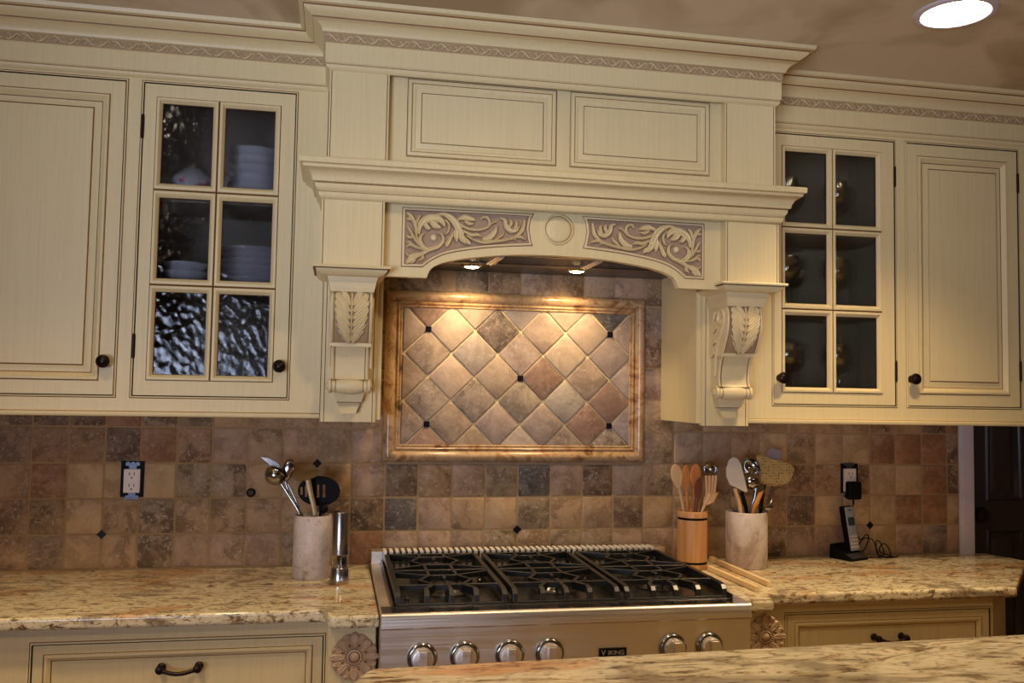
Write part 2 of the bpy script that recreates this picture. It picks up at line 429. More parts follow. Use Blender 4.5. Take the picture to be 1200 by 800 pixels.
# dark panelled door standing shut in the doorway
DX0, DX1, DY = TR1+.002, 3.773, .060
b = MB()
pan = [(DX0+.095, DX0+.095+.130+.02, 1.085, 1.95), (DX0+.37, DX0+.62, 1.085, 1.95), (DX0+.095, DX0+.245, .22, .985), (DX0+.37, DX0+.62, .22, .985)]
frame_with_holes(b, DX0, DX1, .01, 2.05, pan, DY, DOORM)
for (a, c, d, e) in pan:
    b.rings([rect(a, c, d, e, DY), rect(a+.006, c-.006, d+.006, e-.006, DY-.006), rect(a+.014, c-.014, d+.014, e-.014, DY+.006), rect(a+.030, c-.030, d+.030, e-.030, DY+.012), rect(a+.045, c-.045, d+.045, e-.045, DY+.004)], DOORM, cap=DOORM)
b.rings([rect(DX0, DX1, .01, 2.05, DY), rect(DX0, DX1, .01, 2.05, DY+.04)], DOORM, cap=DOORM)
door = struct(b.build('door_1'))
kp = onY(1147, 603, .03)
b = MB(); My = Matrix.Rotation(R(90), 4, 'X')
b.lathe([(.026, .0), (.026, .004), (.012, .008), (.011, .022), (.022, .030), (.028, .042), (.024, .054), (.010, .060)], (DX0+.045, DY, kp.z), BRONZE, 20, My)
b.build('door_knob', door)

# ------------------------------------------------------------------ tiled backsplash
Xl = {0:.0075,1:.1053,2:.2046,3:.3014,4:.4025,5:.501,6:.6024,7:.704,8:.806,9:.9073,10:1.0092,11:1.1121,12:1.2159,13:1.3208,14:1.4244,15:1.5298,16:1.6327,17:1.736,18:1.8384,19:1.9404,20:2.041,21:2.141,22:2.241,23:2.3411,24:2.4426,25:2.544,26:2.6453,27:2.7416,28:2.8432,29:2.9413,30:TR0}
for k in range(-1, -24, -1): Xl[k] = .0075 + k*.1
Zl = {0: .9145, 1: 1.0145, 2: 1.1160, 3: 1.2185, 4: 1.3235}
for k in range(5, 10): Zl[k] = 1.3235 + (k-4)*.1015
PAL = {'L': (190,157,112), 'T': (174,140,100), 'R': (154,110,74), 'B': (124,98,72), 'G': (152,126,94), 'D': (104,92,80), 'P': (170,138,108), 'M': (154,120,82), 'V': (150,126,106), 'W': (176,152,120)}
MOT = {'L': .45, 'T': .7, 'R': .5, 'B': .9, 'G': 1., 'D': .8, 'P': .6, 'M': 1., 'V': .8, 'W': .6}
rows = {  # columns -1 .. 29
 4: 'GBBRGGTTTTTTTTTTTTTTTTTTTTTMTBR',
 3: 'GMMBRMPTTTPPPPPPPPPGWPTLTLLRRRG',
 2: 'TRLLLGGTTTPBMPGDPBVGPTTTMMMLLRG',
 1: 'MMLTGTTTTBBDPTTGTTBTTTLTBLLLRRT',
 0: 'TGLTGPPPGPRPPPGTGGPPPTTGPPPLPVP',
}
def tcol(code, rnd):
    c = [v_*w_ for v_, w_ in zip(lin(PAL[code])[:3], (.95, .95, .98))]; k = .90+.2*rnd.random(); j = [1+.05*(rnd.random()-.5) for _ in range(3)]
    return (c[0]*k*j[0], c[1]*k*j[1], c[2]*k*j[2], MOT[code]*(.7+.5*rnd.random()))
def add_tile(b, poly, y, mat, col, g=.0017, bev=.0032, th=.006, rnd=random):
    """poly: convex outline in (x,z); shrunk by half a joint, with tumbled edges"""
    cx = sum(p[0] for p in poly)/len(poly); cz = sum(p[1] for p in poly)/len(poly)
    def inset(P, d):
        n = len(P); out = []
        for i in range(n):
            p0, p1, p2 = Vector(P[i-1]), Vector(P[i]), Vector(P[(i+1) % n])
            a = (p1-p0).normalized(); c = (p2-p1).normalized()
            na, nc = Vector((-a.y, a.x)), Vector((-c.y, c.x))
            den = 1+na.dot(nc)
            q = p1 + (na+nc)*(d/max(den, .3)); out.append((q.x, q.y))
        return out
    P = inset(poly, g); P = [(x+rnd.uniform(-.0006, .0006), z+rnd.uniform(-.0006, .0006)) for x, z in P]
    # knock the corners off
    Q = []
    n = len(P)
    for i in range(n):
        p0, p1, p2 = Vector(P[i-1]), Vector(P[i]), Vector(P[(i+1) % n]); c = .0040*(.6+.8*rnd.random())
        Q.append(tuple(p1+(p0-p1).normalized()*min(c, .35*(p0-p1).length))); Q.append(tuple(p1+(p2-p1).normalized()*min(c, .35*(p2-p1).length)))
    P2 = inset(Q, bev*.5); P3 = inset(Q, bev)
    f = y + rnd.uniform(-.0006, .0006)
    def L(PP, yy): return [b.vert(x, yy, z) for x, z in PP]
    r0, r1, r2, r3 = L(Q, y+th), L(Q, f+.003), L(P2, f+.0008), L(P3, f)
    m_ = len(Q)
    for a, c in ((r0, r1), (r1, r2), (r2, r3)):
        for k in range(m_): b.face((a[k], a[(k+1) % m_], c[(k+1) % m_], c[k]), mat, col)
    b.face(r3, mat, col)
rnd = random.Random(11)
b = MB()
b.box(XL+.01, TR0, .0016, .012, .9, 1.84, GROUT)
def dot(b, x, z, y=-.001, r=.0095, rot=45):
    q = [(x+r*1.41*cos(R(rot+45+90*k)), z+r*1.41*sin(R(rot+45+90*k))) for k in range(4)]
    b.prism(q, y, y+.006, ACCENT)
for j in range(0, 9):
    z0, z1 = Zl[j], Zl[j+1]
    for i in range(-23, 30):
        if j > 4 and not (9 <= i <= 18): continue
        x0, x1 = Xl[i], Xl[i+1]
        if x0 > 1.005 and x1 < 1.83 and z0 > 1.23 and z1 < 1.745: continue     # covered by the mosaic panel
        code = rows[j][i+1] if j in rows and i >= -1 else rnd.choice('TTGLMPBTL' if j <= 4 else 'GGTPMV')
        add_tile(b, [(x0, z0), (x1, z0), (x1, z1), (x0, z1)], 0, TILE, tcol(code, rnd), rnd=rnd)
for i, j in ((2, 1), (8, 3), (14, 1), (26, 1)): dot(b, Xl[i], Zl[j])
struct(b.build('tile_backsplash', sharp=60))

# ------------------------------------------------------------------ diagonal mosaic panel in its stone frame
mos = thing('mosaic_panel', 'framed diagonal travertine tile panel on the wall over the range', 'tile panel', (1.4245, 0, 1.4863))
IX0, IX1, IZ0, IZ1 = 1.0513, 1.7918, 1.2608, 1.7080
b = MB(); b.box(IX0-.01, IX1+.01, -.0045, .003, IZ0-.01, IZ1+.01, GROUT2); b.fc = [None]*len(b.fc)
def clip(poly, x0, x1, z0, z1):
    for ax, v, sgn in ((0, x0, 1), (0, x1, -1), (1, z0, 1), (1, z1, -1)):
        out = []
        for k in range(len(poly)):
            p, q = poly[k-1], poly[k]
            ip, iq = (p[ax]-v)*sgn >= 0, (q[ax]-v)*sgn >= 0
            if ip != iq:
                t = (v-p[ax])/(q[ax]-p[ax]); out.append((p[0]+(q[0]-p[0])*t, p[1]+(q[1]-p[1])*t))
            if iq: out.append(q)
        poly = out
        if len(poly) < 3: return []
    return poly
DCOL = {(-1,2):'B', (-2,1):'W', (0,1):'P', (1,2):'T', (3,2):'L', (2,1):'L', (1,0):'R', (-1,0):'T', (-3,0):'L', (-4,1):'T', (-3,2):'L', (-2,3):'L', (0,3):'W', (2,3):'L',
        (-4,-1):'G', (-2,-1):'G', (0,-1):'G', (2,-1):'W', (4,-1):'R', (3,0):'T', (4,1):'P', (-3,-2):'M', (-1,-2):'P', (1,-2):'P', (3,-2):'R', (-4,-3):'R', (-2,-3):'T',
        (0,-3):'W', (2,-3):'G', (4,-3):'G', (-5,0):'T', (-5,2):'P', (-5,-2):'T', (5,0):'P', (5,2):'T', (5,-2):'V', (-4,3):'R', (4,3):'D'}
HD = .0732
for m_ in range(-6, 7):
    for n_ in range(-4, 5):
        if (m_+n_) % 2 == 0: continue
        cx, cz = 1.4247+m_*HD, 1.4868+n_*HD
        poly = clip([(cx-HD, cz), (cx, cz-HD), (cx+HD, cz), (cx, cz+HD)], IX0, IX1, IZ0, IZ1)
        if len(poly) < 3: continue
        # drop doubled points
        q = []
        for p in poly:
            if not q or math.hypot(p[0]-q[-1][0], p[1]-q[-1][1]) > .004: q.append(p)
        if math.hypot(q[0][0]-q[-1][0], q[0][1]-q[-1][1]) < .004: q.pop()
        xs = [p[0] for p in q]; zs = [p[1] for p in q]
        if len(q) < 3 or max(xs)-min(xs) < .02 or max(zs)-min(zs) < .02: continue
        c = tcol(DCOL.get((m_, n_), 'T'), rnd); g_ = (c[0]+c[1]+c[2])/3; c = tuple((v_*.72+g_*.28)*1.12 for v_ in c[:3]) + (c[3]*.75,); c = (c[0]*.84, c[1]*.85, c[2]*.92, c[3])
        add_tile(b, q, -.010, TILE, c, g=.0021, rnd=rnd)
for m_, n_ in ((-4, 2), (4, 2), (0, 0), (-4, -2), (4, -2)): dot(b, 1.4247+m_*HD, 1.4868+n_*HD, -.0125, .0085, 0)
b.build('tile_field', mos, sharp=60)
b = MB()
pr = [(0, .000), (0, .010), (.004, .019), (.011, .026), (.019, .028), (.027, .024), (.033, .017), (.0345, .0135), (.036, .0145), (.0385, .0175), (.041, .0185), (.0435, .0165), (.045, .0135), (.0460, .0125), (.0475, .0145), (.0505, .0145), (.0525, .0115), (.0535, .0085)]
fx0, fx1, fz0, fz1 = .9985, 1.8355, 1.2250, 1.7525
n_rail = len(pr)
def rail(p0, p1, q0, q1):   # outer line p0->p1, inner direction from corner mitres q0,q1 (unit xz per inset)
    rr = []
    for k in range(25):
        t = k/24; 
        rr.append([((p0[0]+q0[0]*i)*(1-t)+(p1[0]+q1[0]*i)*t, -o, (p0[1]+q0[1]*i)*(1-t)+(p1[1]+q1[1]*i)*t) for i, o in pr])
    ids = [[b.vert(p) for p in r] for r in rr]
    for k in range(24):
        for a in range(n_rail-1): b.face((ids[k][a], ids[k+1][a], ids[k+1][a+1], ids[k][a+1]), RAIL)
C4 = [((fx0, fz0), (1, 1)), ((fx1, fz0), (-1, 1)), ((fx1, fz1), (-1, -1)), ((fx0, fz1), (1, -1))]
for k in range(4):
    (p, q), (p2, q2) = C4[k], C4[(k+1) % 4]; b.v_off = 0; rail(p, p2, q, q2)
b.build('stone_frame', mos, sharp=50)
# small metal cap on the wall
p = onY(294, 577, 0); b = MB(); b.lathe([(.013, 0), (.013, .004), (.009, .006), (.008, .004), (.003, .004)], (p.x, 0, p.z), BRONZE, 20, My)
tag(b.build('metal_disc'), 'small round grey metal disc fixed to the tiles left of the utensil crock', 'metal disc')

# ------------------------------------------------------------------ mouldings shared by cabinets and hood
CROWN = [(0, 2.262), (.006, 2.266), (.010, 2.272), (.010, 2.2755), (.0085, 2.2775), (.0125, 2.281), (.0125, 2.3285), (.015, 2.3300), (.015, 2.3535), (.021, 2.3555),
         (.022, 2.360), (.025, 2.366), (.032, 2.3735), (.041, 2.379), (.046, 2.3805), (.047, 2.3835), (.053, 2.387), (.062, 2.3925), (.067, 2.3985), (.0685, 2.4015), (.0705, 2.4045), (.080, 2.4065), (.083, 2.4165), (0, 2.4165)]
CM = [CREAM, CREAM, CREAM, GLAZE, CREAM, CREAM, CREAM, BAND, CREAM, CREAM, CREAM, CREAM, CREAM, CREAM, GLAZE, CREAM, CREAM, CREAM, CREAM, GLAZE, CREAM, CREAM, CREAM]
def scroll_band(b, x0, x1, y, zc=2.3418, pitch=.036, axis='x', h=.0035):
    n = max(1, int((x1-x0)/pitch)); pitch = (x1-x0)/n
    for k in range(n):
        c = x0+(k+.5)*pitch; s = 1 if k % 2 == 0 else -1
        def T(pts): return [(c+u*pitch, y, zc+s*v) if axis == 'x' else (y, c+u*pitch, zc+s*v) for u, v in pts]
        N = (0, -1, 0) if axis == 'x' else (-1 if y < 1.4 else 1, 0, 0)
        b.ribbon(T([(-.52, .006), (-.3, .0085), (-.05, .004), (.12, -.004), (.3, -.007), (.42, -.002), (.34, .003), (.24, .0)]), lerp_list([.0012, .0022, .0026, .0022, .0018, .0014, .0012, .001], 8), h, CARVE, N)
        b.ribbon(T([(-.35, -.008), (-.2, -.003), (-.12, .003), (-.22, .004)]), [.0008, .0018, .0016, .0008], h, CARVE, N)
        b.ribbon(T([(.1, .009), (.25, .006), (.4, .007)]), [.0006, .0018, .0006], h, CARVE, N)
YC = -.285
def knob_at(parent, x, z, y):
    k = MB(); k.lathe([(.0115, 0), (.0115, .002), (.006, .004), (.0055, .012), (.010, .016), (.0165, .019), (.0175, .023), (.0165, .027), (.012, .0285), (.0115, .0265), (.009, .0275), (.006, .030), (.002, .0305)], (x, y, z), BRONZE, 24, My)
    return k.build('knob', parent)
def hinge_at(parent, px, py, y, x=None):
    p = onY(px, py, y); xx = x if x is not None else p.x
    h = MB(); h.lathe([(.0008, -.034), (.0035, -.031), (.0035, -.029), (.0042, -.0285), (.0042, -.010), (.0036, -.0098), (.0042, -.0094), (.0042, .0094), (.0036, .0098), (.0042, .010), (.0042, .0285), (.0035, .029), (.0035, .031), (.0008, .034)], (xx, y-.002, p.z), BRONZE, 12)
    return h.build('hinge', parent)
def solid_door(parent, x0, x1, z0, z1, y, name='door'):
    b = MB(); mi = .0355
    b.rings([rect(x0, x1, z0, z1, y+.018), rect(x0, x1, z0, z1, y), rect(x0+mi, x1-mi, z0+mi, z1-mi, y)], CREAM)
    profile_panel(b, x0+mi, x1-mi, z0+mi, z1-mi, STICK, y)
    return b.build(name, parent)
def glass_door(parent, x0, x1, z0, z1, y, cols, rws, gmat):
    b = MB(); e = .0165
    holes = [(c0-e, c1+e, r0-e, r1+e) for c0, c1 in cols for r0, r1 in rws]
    b.rings([rect(x0, x1, z0, z1, y+.018), rect(x0, x1, z0, z1, y)], CREAM)
    # merge: neighbours share the centre line of each glazing bar
    cm = (cols[0][1]+cols[1][0])/2; H = []
    for ci, (c0, c1) in enumerate(cols):
        for ri, (r0, r1) in enumerate(rws):
            a0 = c0-e if ci == 0 else cm; a1 = cm if ci == 0 else c1+e
            b0 = r0-e if ri == 2 else (r0+rws[ri+1][1])/2; b1 = r1+e if ri == 0 else (r1+rws[ri-1][0])/2
            H.append((a0, a1, b0, b1, c0, c1, r0, r1))
    frame_with_holes(b, x0, x1, z0, z1, [h[:4] for h in H], y, CREAM)
    for a0, a1, b0, b1, c0, c1, r0, r1 in H:
        def q(i, o):   # i = 0 at the outer line, 1 at the glass
            return rect(a0+(c0-a0)*i, a1+(c1-a1)*i, b0+(r0-b0)*i, b1+(r1-b1)*i, y-o)
        b.rings([q(0, 0), q(.06, -.001), q(.10, .001), q(.16, .0045), q(.5, .005), q(.62, .003), q(.94, -.006), q(1, -.008), q(1, -.014)], [GLAZE, GLAZE, CREAM, CREAM, CREAM, CREAM, GLAZE, GAP])
    d = b.build('glass_door', parent)
    for a0, a1, b0, b1, c0, c1, r0, r1 in H:
        g = MB(); g.box(c0-.003, c1+.003, y+.010, y+.013, r0-.003, r1+.003, gmat); g.build('pane', d, smooth=False)
    return d
def wall_cabinet(name, label, X0, X1, bayx, door_solid, door_glass, zs, cols, rws, gmat, ksol, kgl, hinges, crown_to, z_light=1.363):
    t = thing(name, label, 'wall cabinet', ((X0+X1)/2, YC, 1.363))
    z0, z1 = 1.377, 2.30
    b = MB()
    holes = [(d[0]-.0022, d[1]+.0022, zs[0]-.0022, zs[1]+.0022) for d in (door_solid, door_glass)]
    fr = [(h[0]-.0063, h[1]+.0063, h[2]-.0063, h[3]+.0063) for h in holes]
    frame_with_holes(b, X0, X1, z0, z1, fr, YC, CREAM)
    for d in (door_solid, door_glass): opening_bead(b, d[0], d[1], zs[0], zs[1], YC)
    # box
    b.box(X0, X1, YC+.02, .003, z0, z0+.018, CREAM); b.box(X0, X1, YC+.02, -.0, z1+.0, z1+.018, CREAM)
    bx0, bx1 = bayx
    for x in (X0, bx0-.009, bx1-.009, X1-.018): b.box(x, x+.018, YC+.019, -.001, z0, z1, CABIN)
    b.box(X0, X1, -.012, 0.0, z0, z1, CABIN)
    b.build('carcass', t, smooth=False)
    for z in (1.960, 1.712, 1.440):
        s = MB(); s.box(bx0+.012, bx1-.012, YC+.035, -.014, z-.018, z, CABIN); s.build('shelf', t, bevel=.001)
    sd = solid_door(t, door_solid[0], door_solid[1], zs[0], zs[1], YC)
    knob_at(sd, ksol[0], ksol[1], YC)
    gd = glass_door(t, door_glass[0], door_glass[1], zs[0], zs[1], YC, cols, rws, gmat)
    knob_at(gd, kgl[0], kgl[1], YC)
    for which, px, py, x in hinges: hinge_at(gd if which == 'g' else sd, px, py, YC, x)
    # light rail under the doors
    b = MB(); sweep(b, [(X0, YC), (X1, YC)], [(0, 1.3775), (.001, 1.3760), (.0075, 1.3745), (.0085, 1.370), (.0065, 1.365), (.003, 1.363), (-.02, 1.363), (-.02, 1.377)], [GLAZE]+[CREAM]*6)
    b.build('light_rail', t)
    b = MB(); sweep(b, [(X0, YC), (crown_to, YC)], CROWN, CM) if crown_to > X0 else None
    cr = b.build('crown_moulding', t)
    return t, cr
rwsL = [(1.984, 2.199), (1.7295, 1.9445), (1.4745, 1.692)]
rwsR = [(1.977, 2.1945), (1.7285, 1.942), (1.4740, 1.691)]
cl, crl = wall_cabinet('wall_cabinet', 'cream glazed upper cabinet left of the hood, holding white dishes', -.62, .812, (.31, .745), (-.18, .2832), (.3325, .7235), (1.4190, 2.2495),
    [(.379, .5075), (.541, .6705)], rwsL, GLASSL, (.261, 1.505), (.7035, 1.502), [('g', 167, 148, .3300), ('g', 153, 405, .3300)], .812)
cr_, crr = wall_cabinet('wall_cabinet', 'cream glazed upper cabinet right of the hood, holding stemmed glasses', 2.058, 3.25, (2.10, 2.572), (2.5960, 2.9895), (2.1465, 2.5490), (1.4235, 2.2450),
    [(2.186, 2.322), (2.3545, 2.4905)], rwsR, GLASSR, (2.6050, 1.505), (2.1640, 1.500), [('g', 1047, 207, 2.552), ('g', 1050, 435, 2.552), ('s', 1192, 215, 2.9920), ('s', 1197, 435, 2.9920)], 3.25)
b = MB(); scroll_band(b, -.12, .80, YC-.015); b.build('carved_band', crl, sharp=60)
b = MB(); scroll_band(b, 2.075, 3.15, YC-.015); b.build('carved_band', crr, sharp=60)
# ================================================================== the mantel hood
XC = 1.4355
UX = [(.8166, .9691), (2*XC-.9691, 2*XC-.8166)]      # upper pilasters
LX = [(.8060, .9650), (2*XC-.9650, 2*XC-.8060)]      # lower pilasters
GX = [(.8140, .9628), (1.9078, 2.0540)]              # legs
YU = -.467
hood = thing('range_hood', 'cream glazed mantel hood with carved corbels over the range', 'range hood', (XC, 0, 1.3555))
b = MB()
b.box(UX[0][0], UX[1][1], -.440, .0, 2.02, 2.40, CREAM)
b.box(LX[0][0]+.004, LX[1][1]-.004, -.405, 0, 1.83, 2.02, CREAM)
for i, (g0, g1) in enumerate(GX):
    x0, x1 = (g0+.004, .9760) if i == 0 else (1.8950, g1-.004)
    b.box(x0, x1, -.292, 0, 1.361, 1.84, CREAM)
    b.box(LX[i][0], LX[i][1], -.43, -.28, 1.745, 2.0, CREAM)
b.build('hood_body', hood, bevel=.0015)
def pilaster(x0, x1, z0, z1, yf, yb, name='pilaster'):
    b = MB()
    b.rings([rect(x0, x1, z0, z1, yb), rect(x0, x1, z0, z1, yf), rect(x0+.0042, x1-.0042, z0, z1, yf), rect(x0+.0052, x1-.0052, z0, z1, yf+.0016), rect(x0+.0062, x1-.0062, z0, z1, yf)], [CREAM, CREAM, GLAZE, GLAZE], cap=CREAM)
    return b.build(name, hood)
for x0, x1 in UX: pilaster(x0, x1, 2.015, 2.29, YU, -.44)
for x0, x1 in LX: pilaster(x0, x1, 1.757, 1.96, YU, -.43)
for x0, x1 in GX:
    b = MB(); y = -.306
    b.rings([rect(x0, x1, 1.3555, 1.748, -.285), rect(x0, x1, 1.3555, 1.748, y+.003), rect(x0+.003, x1-.003, 1.3555, 1.748, y), rect(x0+.009, x1-.009, 1.3555, 1.748, y), rect(x0+.0100, x1-.0100, 1.3555, 1.748, y+.0014), rect(x0+.0110, x1-.0110, 1.3555, 1.748, y)], [CREAM, CREAM, CREAM, GLAZE, GLAZE], cap=CREAM, closed_first=CREAM)
    b.build('leg_panel', hood)
# two raised panels between the upper pilasters
for (x0, x1) in ((1.0183, 1.4243), (1.4620, 1.8675)):
    b = MB()
    pr_ = [(0, .0005, None), (.0018, -.001, GLAZE), (.004, .006, CREAM), (.010, .0075, CREAM), (.013, .0045, CREAM), (.0145, .003, GLAZE), (.020, .0025, CREAM), (.024, -.001, CREAM), (.037, .002, CREAM), (.0385, -.001, GLAZE), (.0395, .004, CREAM)]
    profile_panel(b, x0, x1, 2.0575, 2.2670, pr_, -.4415)
    b.build('raised_panel', hood)
# crown
b = MB(); x0, x1 = UX[0][0], UX[1][1]
sweep(b, [(x0, YC+.02), (x0, YU), (x1, YU), (x1, YC+.02)], CROWN, CM)
hc = b.build('crown_moulding', hood)
b = MB(); scroll_band(b, x0-.012, x1+.012, YU-.015)
scroll_band(b, YU-.012, YC-.03, x0-.015, axis='y'); scroll_band(b, YU-.012, YC-.03, x1+.015, axis='y')
b.build('carved_band', hc, sharp=60)
# mantel shelf
MANT = [(0, 1.9270), (.003, 1.9285), (.0075, 1.934), (.0095, 1.941), (.0095, 1.9445), (.0085, 1.946), (.013, 1.9500), (.0175, 1.957), (.0185, 1.9650), (.0175, 1.967), (.0245, 1.9690), (.026, 1.9780), (.031, 1.9880), (.039, 1.9950), (.0475, 1.999), (.0485, 2.003), (.0485, 2.006), (.0560, 2.0085), (.0570, 2.0205), (.0550, 2.0235), (-.02, 2.0235)]
MM = [CREAM]*4+[GLAZE]+[CREAM]*3+[GLAZE]+[CREAM]*11
x0, x1 = LX[0][0], LX[1][1]
b = MB(); sweep(b, [(x0, YC+.02), (x0, YU), (x1, YU), (x1, YC+.02)], MANT, MM); b.box(x0-.03, x1+.03, YU-.03, YC, 2.012, 2.0232, CREAM)
b.build('mantel_shelf', hood)
# arched fascia with its carvings
def arch_half():
    return [(0, .0), (.012, .0235), (.040, .0400), (.085, .0525), (.135, .0610), (.20, .0690), (.27, .0740), (.348, .0755)]
zb = 1.7405; L_ = [(XC-.0035-.351+u, zb+v) for u, v in smooth_curve([(0, 0), (.006, .016), (.016, .0290), (.042, .0420), (.085, .0530), (.135, .0610), (.20, .0690), (.27, .0735), (.351, .0752)], 4)]
arch = L_ + [(2*(XC-.0035)-x, z) for x, z in L_[::-1][1:]]
b = MB(); yf = -.430
X0_, X1_ = LX[0][1]-.004, LX[1][0]+.004
poly = [(X0_, zb)] + arch + [(X1_, zb)]
top = 1.9350
ft = [b.vert(x, yf, z) for x, z in poly]; fT = [b.vert(x, yf, top) for x, z in poly]
bt = [b.vert(x, yf+.024, z) for x, z in poly]; bT = [b.vert(x, yf+.024, top) for x, z in poly]
for k in range(len(poly)-1):
    b.face((ft[k], ft[k+1], fT[k+1], fT[k]), CREAM); b.face((bt[k+1], bt[k], bT[k], bT[k+1]), CREAM); b.face((ft[k], bt[k], bt[k+1], ft[k+1]), CREAM)
fas = b.build('arched_fascia', hood)
def zc(px, pz):  # drawing units of the carved spandrel -> metres (left spandrel)
    p = onY(460+px/6.6667, 235+pz/6.6667, yf); return p.x, p.z
# outline of the sunk field
OUT = [(1.0125, 1.7665), (1.0700, 1.7675)] + [tuple(p) for p in smooth_curve([(1.0700, 1.7675), (1.093, 1.786), (1.130, 1.8045), (1.19, 1.8185), (1.27, 1.8300), (1.3660, 1.8385)], 4)][1:] + [(1.3660, 1.8385), (1.3600, 1.857), (1.3555, 1.885), (1.3600, 1.912), (1.3690, 1.9275), (1.0125, 1.9255)]
def clean(P):
    o = []
    for p in P:
        if not o or math.hypot(p[0]-o[-1][0], p[1]-o[-1][1]) > 1e-4: o.append((p[0], p[1]))
    return o
OUT = clean(OUT)
def inset_poly(P, d):
    n = len(P); out = []
    for i in range(n):
        p0, p1, p2 = Vector(P[i-1]), Vector(P[i]), Vector(P[(i+1) % n]); a = (p1-p0).normalized(); c = (p2-p1).normalized()
        na, nc = Vector((-a.y, a.x)), Vector((-c.y, c.x)); q = p1+(na+nc)*(d/max(1+na.dot(nc), .35)); out.append((q.x, q.y))
    return out
STROKES = [  # centre line, half widths (drawing units)
 ([(150,455),(215,425),(290,385),(350,365),(392,320),(385,270),(350,250)], [14,13,15,14,12,8,4]),
 ([(285,388),(240,365),(213,315),(225,275),(255,262)], [12,16,14,9,4]),
 ([(205,265),(210,215),(235,170),(285,142),(340,140),(385,165),(405,205)], [8,14,22,26,24,18,6]),
 ([(300,160),(330,195),(375,215)], [14,22,8]), ([(245,175),(275,215),(300,222)], [14,16,5]),
 ([(330,118),(390,108),(445,130),(490,175),(515,225),(545,275)], [6,12,20,24,22,14]),
 ([(500,215),(495,265),(500,325)], [10,20,6]), ([(520,250),(545,300),(575,335)], [12,22,9]), ([(545,290),(585,325),(608,345)], [10,16,6]),
 ([(480,240),(455,290),(425,345),(412,362)], [6,12,16,5]),
 ([(410,150),(440,195),(430,250),(405,265)], [6,8,8,4]),
 ([(490,165),(540,200),(600,225),(670,232),(735,215),(775,180),(812,165)], [5,10,10,10,9,7,8]),
 ([(510,150),(560,135),(610,145),(648,160)], [8,20,17,6]), ([(560,165),(600,185),(640,182)], [8,13,4]),
 ([(735,212),(755,175),(740,140),(705,132),(690,155)], [7,9,10,9,5]),
 ([(545,235),(610,270),(660,270),(695,285)], [7,12,12,4]),
 ([(575,275),(640,312),(715,330),(790,322),(880,310),(955,285),(1010,235),(1028,150)], [5,9,10,10,9,9,14,6]),
 ([(700,305),(755,290),(795,250),(808,200)], [10,20,17,5]),
 ([(800,310),(850,275),(865,250)], [6,10,4]),
 ([(835,140),(875,155),(885,205),(920,238),(965,235),(985,200)], [6,12,16,17,12,5]), ([(905,215),(925,180),(915,150)], [10,12,4]), ([(950,225),(965,185),(955,160)], [10,11,4]),
 ([(930,300),(985,285),(1040,308)], [6,12,5]), ([(900,312),(940,300),(965,315)], [5,8,4]),
 ([(200,340),(185,270),(180,215),(165,160),(140,120),(110,98)], [5,8,10,12,13,6]), ([(160,155),(130,145),(112,150)], [8,12,5]), ([(185,190),(200,140),(225,115)], [6,10,5]),
 ([(255,380),(200,340),(165,290),(130,225),(115,205)], [6,9,9,9,4]), ([(165,290),(130,290),(112,275)], [6,10,4]),
 ([(240,385),(180,365),(140,345),(112,365)], [6,10,12,5]), ([(165,355),(130,325),(112,330)], [5,9,4]),
 ([(220,415),(160,440),(130,470),(102,490)], [8,20,18,6]), ([(230,415),(235,450),(205,470)], [6,11,5]), ([(180,430),(165,470),(140,492)], [8,13,5]),
 ([(60+45,410),(125,430),(150,440)], [4,8,6]),
]
def spandrel(mirror):
    F = (lambda x: 2*XC-x) if mirror else (lambda x: x)
    b = MB()
    P = OUT if not mirror else [(F(x), z) for x, z in OUT][::-1]
    lp = [(P, 0), (inset_poly(P, .0017), .0003), (inset_poly(P, .003), .0035), (inset_poly(P, .0055), .0045), (inset_poly(P, .0078), .003), (inset_poly(P, .0095), .0006), (inset_poly(P, .011), .0003)]
    b.rings([[(x, yf-o-.0006, z) for x, z in q] for q, o in lp], [GLAZE, CARVE, CARVE, CARVE, GLAZE, GROUND], cap=GROUND)
    for pts, w in STROKES:
        q = smooth_curve([zc(*p) for p in pts], 4)
        q = [(F(p[0]), yf-.0003, p[1]) for p in q]
        b.ribbon(q, lerp_list([max(.0019, v/6.6667*.00232*1.45) for v in w], len(q)), .0115, CARVE)
    c = zc(320, 292); b.sphere((F(c[0]), yf-.003, c[1]), .0092, CARVE, 16, 8, (1, .8, 1))
    return b.build('carved_panel', hood, sharp=55)
spandrel(False); spandrel(True)
b = MB(); rc = (1.4365, yf, 1.8870)
b.lathe([(.0450, -.001), (.0440, -.0005, GLAZE), (.0430, .004, CREAM), (.0390, .0055, CREAM), (.0365, .002, CREAM), (.0352, .0005, GLAZE), (.0340, .003, CREAM), (.028, .0055, CREAM), (.012, .0062, CREAM), (.001, .0064, CREAM)], rc, CREAM, 40, My, caps=False)
b.build('roundel', hood, sharp=60)
# caps of the corbels (small shelf)
def cap(x0, x1):
    b = MB(); pr_ = [(-.02, 1.7335), (.000, 1.7335), (.004, 1.7360), (.012, 1.7420), (.0160, 1.7465), (.0165, 1.7485), (.0150, 1.7500), (.0235, 1.7515), (.0250, 1.7555), (.0235, 1.7585), (-.02, 1.7590)]
    sweep(b, [(x0, -.29), (x0, YU+.004), (x1, YU+.004), (x1, -.29)], pr_, [CREAM]*6+[GLAZE]+[CREAM]*3)
    b.box(x0-.001, x1+.001, YU+.004, -.29, 1.736, 1.757, CREAM)
    return b.build('corbel_cap', hood)
for x0, x1 in LX: cap(x0+.006, x1-.006)
